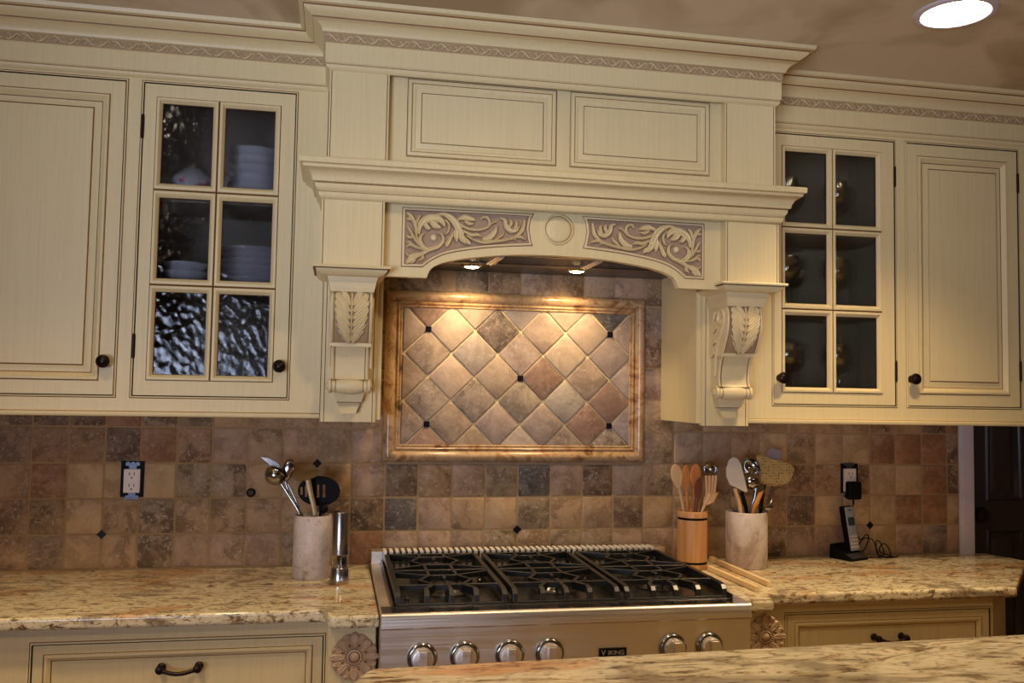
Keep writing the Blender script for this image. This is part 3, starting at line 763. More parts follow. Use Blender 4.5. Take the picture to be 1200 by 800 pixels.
# corbels
YL = -.306
def corbel(cx):
    b = MB()
    def block(w, ytop, z0, z1, wt=None, yb=None, mat=CARVE):   # tapered block: bottom half width w, top half width wt
        wt = wt or w; yb = yb if yb is not None else ytop
        b.rings([[(cx-w, YL, z0), (cx+w, YL, z0), (cx+w, yb, z0), (cx-w, yb, z0)], [(cx-wt, YL, z1), (cx+wt, YL, z1), (cx+wt, ytop, z1), (cx-wt, ytop, z1)]], mat, cap=mat, closed_first=mat, flip=True)
    # abacus: flared in three steps
    block(.0555, -.440, 1.6955, 1.7040, .0570, -.438); block(.0575, -.444, 1.7040, 1.7220, .0610, -.441); block(.0610, -.448, 1.7220, 1.7335, .0645, -.446)
    # S-shaped body, side outline (y,z) extruded across the width
    front = smooth_curve([(-.424, 1.6955), (-.430, 1.680), (-.432, 1.655), (-.427, 1.625), (-.414, 1.595), (-.398, 1.5700), (-.388, 1.562)], 4)
    low = smooth_curve([(-.382, 1.5600), (-.372, 1.543), (-.364, 1.520), (-.360, 1.495), (-.362, 1.478), (-.366, 1.470)], 4)
    W1, W2 = .0530, .0480
    poly = [(p[0], p[1]) for p in front] + [(YL, 1.562), (YL, 1.6955)]
    b.prism(poly, cx-W1, cx+W1, CARVE, 'x')
    poly = [(p[0], p[1]) for p in low] + [(YL, 1.462), (YL, 1.5625)]
    b.prism(poly, cx-W2, cx+W2, CARVE, 'x')
    # lip under the leaf
    b.box(cx-W1-.0005, cx+W1+.0005, -.396, YL, 1.5555, 1.5650, CARVE)
    # side fillets with glaze lines
    for s in (-1, 1):
        for prf, off in ((front, 0), (low, 0)):
            q = [(cx+s*(W1-.003 if prf is front else W2-.003), p[0]-.001, p[1]) for p in prf]
            b.tube(q, .0032, CARVE, 6); q2 = [(cx+s*(W1-.0085 if prf is front else W2-.0085), p[0]-.0002, p[1]) for p in prf]; b.tube(q2, .0011, GLAZE, 5)
        # volute on each cheek
        sp = [(cx+s*(W1+.001), -.385+(.030-.0032*k)*cos(.55*k+2.2)*1.0, 1.655+(.030-.0032*k)*sin(.55*k+2.2)) for k in range(10)]
        b.tube([(cx+s*(W1+.001), p.x, p.y) for p in smooth_curve([(-.352, 1.50), (-.356, 1.54), (-.368, 1.585), (-.395, 1.625), (-.412, 1.655), (-.405, 1.680), (-.385, 1.686), (-.372, 1.672), (-.374, 1.655), (-.386, 1.650), (-.392, 1.660)], 4)], .0042, CARVE, 7)
        for (y_, z_), (dy, dz) in (((-.345, 1.66), (-.010, .022)), ((-.340, 1.625), (-.020, .014)), ((-.335, 1.59), (-.018, .010)), ((-.33, 1.555), (-.014, .012))):
            b.ribbon([(cx+s*(W1+.0), y_, z_), (cx+s*(W1), y_+dy*.5, z_+dz*.7), (cx+s*W1, y_+dy, z_+dz)], [.004, .008, .003], .005, CARVE, (s, 0, 0))
    # rolled scroll
    zc_, yc_ = 1.4520, -.352
    Mx = Matrix.Rotation(R(90), 4, 'Y')
    b.lathe([(.0170, -.0560), (.0190, -.0545), (.0195, -.0480), (.0180, -.0465, GLAZE), (.0170, -.0455, CARVE), (.0165, -.0370, CARVE), (.0170, -.0350, GLAZE), (.0205, -.022), (.0225, 0), (.0205, .022), (.0170, .035), (.0165, .037, GLAZE), (.0170, .0455, CARVE), (.018, .0465, GLAZE), (.0195, .048, CARVE), (.019, .0545, CARVE), (.017, .056, CARVE)], (cx, yc_, zc_), CARVE, 28, Mx)
    for s in (-1, 1): b.lathe([(.0095, 0), (.0095, .003), (.006, .005), (.001, .0055)], (cx+s*.0562, yc_, zc_), CARVE, 16, Matrix.Rotation(R(90*s), 4, 'Y'))
    # tail below the scroll
    block(.0335, -.345, 1.4100, 1.4400, .0430, -.338); block(.0315, -.333, 1.4080, 1.4105, mat=GLAZE); block(.0190, -.322, 1.3790, 1.4085, .0310, -.334)
    body = b.build('corbel', hood, sharp=45)
    # acanthus leaf lying on the front of the body
    l = MB()
    def surf(u, z):  # point on the leaf ground
        zz = max(min(z, 1.695), 1.563)
        for k in range(len(front)-1):
            if front[k+1][1] <= zz <= front[k][1]:
                t = (front[k][1]-zz)/(front[k][1]-front[k+1][1]+1e-9); y = front[k][0]+(front[k+1][0]-front[k][0])*t; break
        else: y = -.39
        return (cx+u, y-.001-.004*(1-abs(u)/.045), z)
    Ng = [[surf(u, z) for u in (-.043, -.02, 0, .02, .043)] for z in [1.694-.0065*k for k in range(21)]]
    ids = [[l.vert(p) for p in r] for r in Ng]
    for a in range(20):
        for k in range(4): l.face((ids[a][k], ids[a+1][k], ids[a+1][k+1], ids[a][k+1]), BAND)
    l.ribbon([surf(0, z) for z in (1.693, 1.67, 1.645, 1.62, 1.595, 1.570)], [.003, .0034, .0034, .003, .0026, .002], .007, CARVE)
    for s in (-1, 1):
        for k, z in enumerate((1.655, 1.637, 1.619, 1.601, 1.586, 1.575, 1.672)):
            w_ = [.040, .041, .040, .037, .031, .022, .026][k]
            for j, dz in enumerate((0, .009)):
                pts = [surf(s*.004, z-.012+dz*.3), surf(s*w_*.35, z-.004+dz), surf(s*w_*.7, z+.012+dz), surf(s*w_*(.95-.1*j), z+.028+dz*.5), surf(s*w_*(1.0-.25*j), z+.036+dz*.3)]
                l.ribbon(smooth_curve(pts, 3), lerp_list([.003, .0062, .0080, .0072, .0028], 13), .008, CARVE)
            l.ribbon([surf(s*w_*.6, z-.004), surf(s*w_*.85, z+.004), surf(s*w_*1.05, z+.012)], [.003, .0055, .002], .007, CARVE)
    l.build('acanthus_leaf', body, sharp=55)
corbel(.8890); corbel(1.9810)
# steel liner with its filters and two lamps
b = MB(); zl = 1.8200
b.box(.976, 1.895, -.405, -.001, zl, zl+.012, LINER)
b.box(.976, 1.895, -.235, -.205, zl-.006, zl, LINER); b.box(.976, 1.895, -.405, -.385, zl-.006, zl, LINER); b.box(.976, 1.02, -.405, -.205, zl-.006, zl, LINER); b.box(1.85, 1.895, -.405, -.205, zl-.006, zl, LINER)
ln = b.build('steel_liner', hood, bevel=.001)
for x in (1.285, 1.565):
    b = MB(); b.box(x-.012, x+.012, -.385, -.235, zl-.010, zl, STEEL); b.box(x-.003, x+.003, -.385, -.235, zl-.013, zl-.010, STEEL); b.build('filter_divider', ln, bevel=.001)
for x in (1.125, 1.425, 1.715):
    b = MB()
    for k in range(9): b.box(x-.125, x+.125, -.380+k*.016, -.372+k*.016, zl-.004, zl, DARKTOP)
    b.build('baffle_filter', ln, smooth=False)
LAMPM = emit('hood_lamp_glow', (255, 224, 160), 45)
for px, py in ((553, 314), (676, 319.5)):
    p = onZ(px, py, zl-.012); 
    b = MB(); b.lathe([(.0335, 0), (.0335, -.004), (.029, -.010), (.0265, -.010), (.0245, -.006), (.0245, 0)][::-1], (p.x, p.y, zl), CHROME, 28); rim = b.build('hood_lamp', hood)
    b = MB(); b.lathe([(.001, -.0125), (.012, -.0120), (.020, -.0095), (.0242, -.005)], (p.x, p.y, zl), LAMPM, 24, caps=False); b.build('lamp_lens', rim)
    ld = bpy.data.lights.new('hood_spot', 'SPOT'); ld.energy = 8; ld.color = (1, .74, .42); ld.spot_size = R(120); ld.spot_blend = .9; ld.shadow_soft_size = .015
    lo = bpy.data.objects.new('hood_spot', ld); COL.objects.link(lo); lo.location = (p.x, p.y, zl-.018); lo.rotation_euler = (R(22), 0, 0)
# ================================================================== counters, base cabinets
def counter(name, label, pts, z0=.884, z1=.914, mat=GRAN, bev=.011):
    b = MB(); b.prism(pts, z0, z1, mat, 'z'); o = b.build(name); 
    d = o.modifiers.new('b', 'BEVEL'); d.width = bev; d.segments = 4; d.limit_method = 'ANGLE'; d.angle_limit = R(25); d.profile = .6
    return tag(o, label, 'countertop')
LF, LB = -.548, -.615
RX0, RX1 = .9718, 1.8850
counter('granite_countertop', 'gold and brown granite countertop left of the range', [(XL+.02, 0), (XL+.02, LF), (.832, LF), (.846, LF-.012), (.850, LB+.012), (.862, LB), (RX0-.002, LB), (RX0-.002, 0)])
RF, RB = -.512, -.585
counter('granite_countertop', 'gold and rust granite countertop right of the range, under the phone', [(RX1+.002, 0), (RX1+.002, RB), (1.985, RB), (1.998, RB+.012), (2.004, RF-.012), (2.016, RF), (2.775, RF), (3.125, -.145), (3.085, 0)])
def pull(parent, cx, y, z, w=.098):
    b = MB(); h = w/2
    for s in (-1, 1):
        b.lathe([(.010, 0), (.010, .003), (.0065, .006), (.006, .018), (.0095, .021), (.0105, .026), (.008, .031), (.001, .033)], (cx+s*h*.86, y, z), BRONZE, 18, My)
    n = 25; pts = [(cx+(-1+2*k/(n-1))*h*.86, y-.026-.004*sin(pi*k/(n-1)), z-.009*sin(pi*k/(n-1))) for k in range(n)]
    b.tube(pts, [.0046+.0010*(k % 2) for k in range(n)], BRONZE, 10)
    return b.build('pull_handle', parent)
ROSE = plain('antiqued_rosette', (206, 174, 138), .5, noise=.35, nscale=70)
def rosette(parent, cx, y, cz, r=.058):
    b = MB()
    b.lathe([(.30*r, .004), (.30*r, .0075), (.24*r, .0085, ROSE), (.20*r, .0055, GLAZE), (.17*r, .0085, ROSE), (.08*r, .0105), (.001, .011)], (cx, y, cz), ROSE, 28, My, caps=False)
    CARVE = ROSE
    b.lathe([(.92*r, 0), (.86*r, .0025), (.34*r, .0035), (.31*r, .004)], (cx, y, cz), GROUND, 32, My, caps=False)
    for k in range(8):
        a = 2*pi*k/8+pi/2; c_, s_ = cos(a), sin(a)
        def P(u, v): return (cx+(u*c_-v*s_)*r, y-.001, cz+(u*s_+v*c_)*r)
        big = k % 2 == 0
        L = 1.0 if big else .92
        b.ribbon(smooth_curve([P(.40, 0), P(.58, 0), P(.80, 0), P(L, 0)], 3), lerp_list([.06*r, .17*r, .20*r, .05*r], 10), .007, CARVE)
        for s in (-1, 1):
            b.ribbon(smooth_curve([P(.40, .06*s), P(.60, .20*s), P(.78, .30*s), P(.86, .20*s)], 3), lerp_list([.05*r, .10*r, .12*r, .06*r], 10), .006, CARVE)
        a2 = a+pi/8
        b.sphere((cx+cos(a2)*.52*r, y-.004, cz+sin(a2)*.52*r), .07*r, GLAZE, 8, 5)
        b.sphere((cx+cos(a2)*.86*r, y-.003, cz+sin(a2)*.86*r), .10*r, CARVE, 10, 6)
    n = 24
    for k in range(n):
        a = 2*pi*k/n; b.sphere((cx+cos(a)*.38*r, y-.005, cz+sin(a)*.38*r), .045*r, CARVE, 6, 4)
    return b.build('rosette', parent, sharp=55)
def drawer(parent, x0, x1, z0, z1, y, hx, hz):
    b = MB(); mi = .022
    b.rings([rect(x0, x1, z0, z1, y+.018), rect(x0, x1, z0, z1, y), rect(x0+mi, x1-mi, z0+mi*.9, z1-mi*.9, y)], CREAM)
    pr_ = [(0, 0, None), (.0018, -.001, GLAZE), (.004, .003, CREAM), (.008, .0035, CREAM), (.016, -.004, CREAM), (.018, -.006, GLAZE), (.020, -.006, CREAM)]
    profile_panel(b, x0+mi, x1-mi, z0+mi*.9, z1-mi*.9, pr_, y)
    d = b.build('drawer', parent); pull(d, hx, y+.004, hz); return d
def base_cab(label, X0, X1, y, dx0, dx1, dz1, hx, hz, fx, ros, xr, xend=None):
    t = thing('base_cabinet', label, 'base cabinet', ((X0+X1)/2, y, 0))
    b = MB(); dz0 = dz1-.155
    o = .0085
    holes = [(dx0-o, dx1+o, dz0-o, dz1+o), (dx0-o, dx1+o, .14-o, dz0-.045+o)]
    frame_with_holes(b, X0, X1, .10, .884, holes, y, CREAM)
    opening_bead(b, dx0, dx1, dz0, dz1, y); opening_bead(b, dx0, dx1, .14, dz0-.045, y)
    b.box(X0, X1, y+.02, .0, .10, .883, CREAM); b.box(X0, X1, y+.08, 0, 0, .10, CREAM)
    f0, f1, fy = fx
    b.box(f0, f1, fy, y+.03, .0, .883, CREAM)
    b.build('carcass', t, smooth=False)
    # shaped filler front
    b = MB(); b.box(f0+.001, f1-.001, fy-.004, fy, .002, .882, CREAM); b.build('filler_panel', t, bevel=.003)
    drawer(t, dx0, dx1, dz0, dz1, y, hx, hz)
    mid = (dx0+dx1)/2
    for a, c in ((dx0, mid-.001), (mid+.001, dx1)): solid_door(t, a, c, .14, dz0-.045, y)
    rosette(t, ros[0], fy-.004, ros[1]); return t
YBL, YBR = -.515, -.482
dl = onY(380, 748, YBL).x
base_cab('cream base cabinet left of the range with drawer and carved rosette', -.45, .853, YBL, onY(37, 752, YBL).x+.004, dl-.004, .8425, onY(211, 782, YBL).x, onY(211, 781, YBL).z, (.853, .965, -.575), (onY(415, 769, -.579).x, onY(415, 769, -.579).z), 0)
drx = onY(1160, 713, YBR).x
bc = base_cab('cream base cabinet right of the range with drawer and carved rosette', 1.996, onY(1163, 700, YBR).x, YBR, onY(921, 728, YBR).x+.004, drx-.004, .848, onY(1041, 746, YBR).x, onY(1041, 746, YBR).z, (1.890, 1.996, -.555), (onY(896, 745, -.559).x, onY(896, 745, -.559).z-.001), 0)
b = MB(); xe = onY(1163, 700, YBR).x
b.prism([(xe, YBR), (3.03, -.16), (3.03, 0), (xe, 0)], .0, .883, CREAM, 'z'); b.build('angled_end', bc, bevel=.002)
# ------------------------------------------------------------------ island in the foreground
e0, e1 = onZ(430, 781.5, 1.07), onZ(1200, 741.5, 1.07)
d = (e1-e0).normalized(); nn = Vector((d.y, -d.x, 0)); ew = e0 + d*2.6
lft = onZ(408, 800, 1.07); ld_ = (lft-e0).normalized()
isl = thing('kitchen_island', 'foreground kitchen island topped with gold granite', 'kitchen island', (e0+d*1.0 + nn*.5).to_tuple()[:2]+(0,))
pl = [e0+ld_*.012+Vector((0,0,0)), e0+d*.012, ew, ew+nn*1.05, e0+nn*1.05-d*.10, e0+ld_*.25]
pl = [(p.x, p.y) for p in pl][::-1]
b = MB(); b.prism(pl, 1.040, 1.07, GRAN2, 'z'); o = b.build('granite_top', isl); dd = o.modifiers.new('b', 'BEVEL'); dd.width = .010; dd.segments = 4; dd.limit_method = 'ANGLE'; dd.angle_limit = R(25)
b = MB(); c0 = e0+nn*.06+d*.08; c1 = e0+d*2.5+nn*.06; q = [c0, c1, c1+nn*.85, c0+nn*.85]
b.prism([(p.x, p.y) for p in q][::-1], 0, 1.04, CREAM, 'z'); b.build('carcass', isl, bevel=.003)

# ------------------------------------------------------------------ range top
rg = thing('cooktop', 'stainless six-burner gas range top with black iron grates', 'cooktop', ((RX0+RX1)/2, -.35, .7))
ZT = .930
b = MB()
side = [(-.020, .70), (-.020, ZT+.006), (-.050, ZT+.006), (-.052, ZT), (-.664, ZT-.001), (-.668, ZT-.003), (-.6705, ZT-.007), (-.672, ZT-.034), (-.669, ZT-.0375), (-.664, ZT-.039), (-.662, .70)]
b.prism(side[::-1], RX0, RX1, STEEL, 'x'); b.box(RX0+.001, RX1-.001, -.663, -.60, ZT-.004, ZT, STEELT); b.build('steel_body', rg, sharp=35)
b = MB(); b.box(RX0+.028, RX1-.028, -.615, -.075, ZT-.004, ZT+.0015, DARKTOP)
for x in (RX0+.026, RX1-.031): b.box(x, x+.005, -.62, -.07, ZT, ZT+.012, DARKTOP)
b.build('burner_deck', rg, bevel=.001)
# vent strip at the back
b = MB(); b.box(RX0+.03, RX1-.03, -.068, -.022, ZT+.000, ZT+.031, BLACK); vent = b.build('back_vent', rg)
b = MB()
for k in range(47):
    x = RX0+.040+k*(RX1-RX0-.080)/46; b.box(x-.0052, x+.0052, -.074, -.020, ZT+.006, ZT+.036, SATIN)
b.box(RX0+.0, RX0+.034, -.074, -.020, ZT+.000, ZT+.036, STEEL); b.box(RX1-.034, RX1, -.074, -.020, ZT+.000, ZT+.036, STEEL)
b.build('vent_louver', rg, bevel=.0006)
# control knobs
YP = -.664
for px, py in ((495, 768), (545, 766), (598, 765), (645, 763), (790, 757), (833, 754)):
    p = onY(px, py, -.675)
    b = MB()
    b.lathe([(.0350, 0), (.0350, .005), (.0315, .009), (.0290, .0095), (.0270, .006)], (p.x, YP, .8265), CHROME, 36, My, caps=False)
    kb = b.build('control_knob', rg, sharp=50)
    b = MB(); b.lathe([(.0265, .002), (.0265, .020), (.0240, .0245), (.0205, .0255), (.001, .0255)], (p.x, YP, .8265), STEEL, 32, My)
    b.box(p.x-.0095, p.x+.0095, YP-.040, YP-.020, .8265-.0225, .8265+.0225, STEEL); b.build('knob_grip', kb, bevel=.001)
b = MB(); pc = onY(718, 764, YP)
b.box(pc.x-.0345, pc.x+.0345, YP-.004, YP+.002, pc.z-.0105, pc.z+.0105, BLACKPL); plate = b.build('name_plate', rg, bevel=.0008)
SILV = plain('silver_lettering', (196, 188, 170), .3, metal=.6)
def text(body, size, loc, rot, parent, name, mat, ext=.0004, align='CENTER'):
    c = bpy.data.curves.new(name, 'FONT'); c.body = body; c.size = size; c.extrude = ext; c.align_x = align; c.align_y = 'CENTER'; c.materials.append(mat)
    o = bpy.data.objects.new(name, c); COL.objects.link(o); o.rotation_euler = rot; o.location = loc
    # turn the lettering into a mesh so that it is plain geometry
    dg = bpy.context.evaluated_depsgraph_get(); me = bpy.data.meshes.new_from_object(o.evaluated_get(dg)); bpy.data.objects.remove(o)
    o = bpy.data.objects.new(name, me); COL.objects.link(o); o.rotation_euler = rot
    if parent is not None:
        o.parent = parent; pw = Vector(parent.get('_w', (0, 0, 0))); o.location = Vector(loc)-pw
    return o
text('V', .0185, (pc.x-.0245, YP-.0045, pc.z), (R(90), 0, 0), plate, 'lettering', SILV)
lt = text('IKING', .0145, (pc.x+.0075, YP-.0045, pc.z), (R(90), 0, 0), plate, 'lettering', SILV); lt.scale = (1.08, 1, 1)
# grates
def grate(x0, x1, dark=BLACK):
    b = MB(); zt = ZT+.034; zb_ = ZT+.002; yb0, yb1 = -.112, -.598; hw = .0065; cx = (x0+x1)/2
    def bar(p, q, w=hw, h=.020, zt0=zt, zt1=zt):
        p, q = Vector(p), Vector(q); dd = (q-p); L = dd.length; t = dd/L; n = Vector((-t.y, t.x))*w
        A = [p-n, p+n, q+n, q-n]; zt_ = [zt0, zt0, zt1, zt1]
        i = [b.vert(a.x, a.y, z-h) for a, z in zip(A, zt_)]; j = [b.vert(a.x*.9+.1*((p+q)/2).x if 0 else a.x, a.y, z) for a, z in zip(A, zt_)]
        b.face(i[::-1], dark); b.face(j, dark)
        for k in range(4): m_ = (k+1) % 4; b.face((i[k], i[m_], j[m_], j[k]), dark)
    def leg(x, y, s=-1, w=hw):
        # curved-down end: slopes then drops
        b.rings([[(x-w, y, zt-.016), (x+w, y, zt-.016), (x+w, y, zt), (x-w, y, zt)], [(x-w, y+s*.014, zt-.022), (x+w, y+s*.014, zt-.022), (x+w, y+s*.014, zt-.003), (x-w, y+s*.014, zt-.003)],
                 [(x-w, y+s*.018, zb_), (x+w, y+s*.018, zb_), (x+w, y+s*.024, zt-.012), (x-w, y+s*.024, zt-.012)], [(x-w, y+s*.018, zb_-.0), (x+w, y+s*.018, zb_), (x+w, y+s*.026, zb_), (x-w, y+s*.026, zb_)]], dark, cap=dark)
    for x in (x0+.012, x1-.012):
        bar((x, yb1+.02), (x, yb0)); leg(x, yb1+.02); b.box(x-hw, x+hw, yb0-.008, yb0, zb_, zt-.01, dark)
    bar((x0+.012, -.345), (x1-.012, -.345), .0065)
    bar((x0+.012, yb0+.003), (x1-.012, yb0+.003), .0052)
    for cy, sgn in ((-.470, 1), (-.215, -1)):
        hx, hy = .066, .056
        hexa = [(cx-hx, cy), (cx-.036, cy-hy), (cx+.036, cy-hy), (cx+hx, cy), (cx+.036, cy+hy), (cx-.036, cy+hy)]
        for k in range(6): bar(hexa[k], hexa[(k+1) % 6], .0045, .014)
        for s in (-1, 1):
            bar((cx, cy+s*hy), (cx, cy+s*.018), .0045, .014)
            bar((x0+.012, cy+s*hy*1.9 if abs(cy+s*hy*1.9) < .57 else cy+s*hy), (cx-.036, cy+s*hy), .0042, .013); bar((x1-.012, cy+s*hy*1.9 if abs(cy+s*hy*1.9) < .57 else cy+s*hy), (cx+.036, cy+s*hy), .0042, .013)
        if sgn == 1:
            for x in (cx-.060, cx, cx+.060):
                xi = cx if x == cx else (cx-.036 if x < cx else cx+.036)
                bar((xi, cy-hy), (x, yb1+.030), .0052); bar((x, yb1+.032), (x, yb1+.018), .0052); leg(x, yb1+.02)
            for s in (-.036, .036): bar((cx+s, cy+hy), (cx+s*1.0, -.345), .0045)
        else:
            for s in (-.036, .036): bar((cx+s, cy-hy), (cx+s, -.345), .0045); bar((cx+s, cy+hy), (cx+s, yb0), .0045)
    b.box(x0+.008, x1-.008, yb1-.008, yb1+.002, zb_-.001, zb_+.003, dark)
    g = b.build('grate', rg, bevel=.0012, smooth=False)
    for cy in (-.470, -.215):
        c = MB(); c.lathe([(.060, 0), (.060, .003), (.045, .006), (.040, .012), (.033, .014), (.032, .018), (.028, .0195), (.001, .020)], (cx, cy, ZT+.001), DARKTOP, 30)
        c.lathe([(.0315, .0185), (.0315, .0215), (.028, .0235), (.001, .024)], (cx, cy, ZT+.001), BLACK, 30); c.build('burner', rg, sharp=40)
gw = (RX1-RX0-.056)/3
for k in range(3): grate(RX0+.028+k*gw+.001, RX0+.028+(k+1)*gw-.001)
for px, py in ((477, 700), (602, 697), (562, 678), (686, 677), (723, 691)):
    p = onZ(px, py, ZT+.01); b = MB(); b.lathe([(.006, 0), (.006, .008), (.003, .010), (.003, .016), (.001, .017)], (p.x, max(p.y, -.585), ZT+.001), CHROME, 12); b.build('igniter', rg)
# ================================================================== things on the counter
def Wp(px, py, Y): p = onY(px, py, Y); return (p.x, p.y, p.z)
def crock(name, label, cx, cy, r, z1, mat, bands=()):
    b = MB(); z0 = .914; t = .007
    prof = [(r-.003, z0), (r, z0+.003)]
    for zb_ in bands: prof += [(r, zb_-.0035), (r-.0012, zb_-.003, BLACKPL), (r-.0012, zb_+.003, BLACKPL), (r, zb_+.0035, BLACKPL)]
    prof += [(r, z1-.003, mat), (r-.002, z1), (r-t+.002, z1), (r-t, z1-.003), (r-t, z0+.02), (.001, z0+.02)]
    b.lathe([(p[0], p[1]-z0, *(p[2:] if len(p) > 2 else (mat,))) for p in prof], (cx, cy, z0), mat, 48, caps=False)
    b.face([b.vert(cx+(r-.003)*cos(2*pi*k/48), cy+(r-.003)*sin(2*pi*k/48), z0) for k in range(48)][::-1], mat)
    return tag(b.build(name, sharp=50), label, 'utensil holder')
crock('utensil_crock', 'pale travertine crock of metal and black utensils, left of the range', .801, -.160, .0525, 1.088, CROCK)
crock('utensil_crock', 'mottled travertine crock of spatulas and ladles, right of the bamboo holder', 2.129, -.138, .0640, 1.0845, CROCK)
crock('utensil_crock', 'cylindrical bamboo holder with two black bands and wooden spoons', 1.946, -.145, .0455, 1.0885, BAMBOO, (.9335, 1.0665))

def ladle_bowl(b, c, r, mat, M, depth=.75):
    pr_ = [(r*sin(a)*1.0, -r*depth*cos(a)) for a in [k*pi/2/8 for k in range(9)]]
    pr_ += [(r*1.03, .001), (r*.96, .0012)] + [(r*.95*sin(a), -r*depth*.94*cos(a)) for a in [pi/2-k*pi/2/8 for k in range(1, 9)]]
    b.lathe([(p[0], p[1]) for p in pr_], c, mat, 28, M, caps=False)
def flat_head(b, px_poly, Y, th, mat, holes=None):
    P = [Wp(x, y, Y) for x, y in px_poly]; poly = [(p[0], p[2]) for p in P]
    ar = sum(poly[i-1][0]*poly[i][1]-poly[i][0]*poly[i-1][1] for i in range(len(poly)))
    if ar < 0: poly = poly[::-1]
    b.prism(poly, Y-th/2, Y+th/2, mat)
def oval_px(cx, cy, rx, ry, rot=0, n=22, pinch=0):
    out = []
    for k in range(n):
        a = 2*pi*k/n; u, v = rx*cos(a), ry*sin(a); u *= (1-pinch*max(0, v/ry)); out.append((cx+u*cos(R(rot))-v*sin(R(rot)), cy+u*sin(R(rot))+v*cos(R(rot))))
    return out
def utensil(name, label, cat, handle, hw, hmat, group=None, flat=1.):
    """thing with a 'handle' part; handle = list of (px,py,Y) from head to crock bottom"""
    pts = [Wp(*h) for h in handle]
    t = thing(name, label, cat, pts[-1], group)
    b = MB(); q = smooth_curve(pts, 4); b.tube(q, lerp_list(hw, len(q)), hmat, 10, flat, up=(0, 1, 0)); b.build('handle', t); return t
# --- left crock
t = utensil('ladle', 'large chrome ladle leaning left in the left crock', 'ladle', [(329, 566, -.15), (340, 583, -.155), (351, 602, -.16), (372, 655, -.165)], [.0035, .004, .005, .004], CHROME)
b = MB(); p = Wp(323, 556, -.155); ladle_bowl(b, p, .030, CHROME, Matrix.Rotation(R(-35), 4, 'X') @ Matrix.Rotation(R(28), 4, 'Y'), 1.0); b.build('bowl', t)
t = utensil('serving_spoon', 'chrome spoon standing upright behind the large ladle', 'spoon', [(334, 562, -.14), (340, 582, -.145), (352, 604, -.15), (366, 660, -.155)], [.003, .0035, .004, .004], CHROME)
b = MB(); p = Wp(338, 549, -.14); b.lathe([(.001, -.038), (.010, -.032), (.016, -.018), (.0175, 0), (.015, .016), (.008, .026), (.001, .029)], p, CHROME, 20, Matrix.Rotation(R(14), 4, 'Y') @ Matrix.Diagonal((1, .45, 1, 1))); b.build('bowl', t)
t = utensil('serving_spoon', 'slim pointed metal spoon at the far left of the left crock', 'spoon', [(330, 553, -.13), (341, 574, -.14), (354, 604, -.15), (370, 655, -.16)], [.003, .003, .0035, .003], CHROME)
b = MB(); flat_head(b, [(304, 535), (314, 536), (326, 542), (334, 552), (330, 556), (322, 552), (314, 543)], -.130, .004, CHROME); b.build('blade', t, bevel=.001)
t = utensil('slotted_spoon', 'black slotted spoon with a wide round head in the left crock', 'spoon', [(375, 588, -.150), (376, 600, -.152), (370, 655, -.16)], [.005, .005, .005], BLACKPL)
b = MB()
# head with real slots: ring of strips
cxp, cyp, rxp, ryp = 374, 575, 25, 17.5
slots = [(352.0, 354.6), (357.5, 360.1), (371.4, 374.2), (378.2, 381.2)]
xs = [cxp-rxp, *[v for s in slots for v in s], cxp+rxp]
def yr(x): return ryp*math.sqrt(max(0, 1-((x-cxp)/rxp)**2))
for k in range(0, len(xs), 2):
    a, c = xs[k], xs[k+1]; n = 8; X_ = [a+(c-a)*i/n for i in range(n+1)]
    flat_head(b, [(x, cyp-yr(x)) for x in X_ if 1] + [(x, cyp+yr(x)) for x in X_[::-1] if yr(x) > .1], -.146, .004, BLACKPL)
for (a, c) in slots:
    m_ = (a+c)/2; h_ = min(yr(a), yr(c)); s_ = min(7.5, h_*.55)
    for sg in (-1, 1): flat_head(b, [(a, cyp+sg*s_), (c, cyp+sg*s_), (c, cyp+sg*yr(c)), (a, cyp+sg*yr(a))], -.146, .004, BLACKPL)
b.build('slotted_head', t, smooth=False)
GOLDM = plain('warm_metal', (190, 164, 118), .38, metal=.8)
t = utensil('skimmer', 'round flat skimmer with a brassy strap handle in the left crock', 'skimmer', [(361, 562, -.182), (364, 578, -.180), (369, 601, -.178), (374, 655, -.172)], [.008, .0075, .0065, .005], GOLDM, flat=.25)
b = MB(); p = Wp(360, 557, -.175); b.lathe([(.001, -.004), (.030, -.003), (.038, .002), (.039, .0035), (.037, .003), (.028, -.001), (.001, -.002)], p, GOLDM, 28, Matrix.Rotation(R(-12), 4, 'Y') @ Matrix.Rotation(R(14), 4, 'X'), caps=False); b.build('skimmer_disc', t)
t = utensil('whisk', 'short black ball-ended utensil at the front of the left crock', 'utensil', [(380, 597, -.178), (378, 606, -.176), (372, 655, -.17)], [.004, .004, .004], CHROME)
b = MB(); b.sphere(Wp(379, 596, -.178), .0135, BLACKPL); b.build('ball_end', t)
# --- bamboo holder
def wooden_spoon(label, head, rx, ry, rot, base, Y, mat, name='wooden_spoon', cat='spoon', w=.0045, pinch=.35, hk=None):
    hx, hy = head
    t = utensil(name, label, cat, hk or [(hx+(base[0]-hx)*.35, hy+(base[1]-hy)*.35, Y), (base[0], base[1], Y), (base[0]+(base[0]-hx)*.4, base[1]+45, Y)], [w, w, w], mat)
    b = MB(); flat_head(b, oval_px(hx, hy, rx, ry, rot, 24, pinch), Y-.001, .006, mat); b.build('head', t, bevel=.0018); return t
wooden_spoon('pale wooden spoon, leftmost in the bamboo holder', (793, 558), 6.8, 14.5, -8, (801, 598), -.155, WOODL)
wooden_spoon('honey-coloured wooden fork, second in the bamboo holder', (804, 560), 4.6, 15, 0, (806, 598), -.145, WOODM, 'wooden_fork', 'fork', pinch=.2)
wooden_spoon('reddish wooden paddle in the middle of the bamboo holder', (815, 558), 6.2, 14.5, 3, (813, 598), -.150, WOODM, 'wooden_paddle', 'spatula', .006, .15)
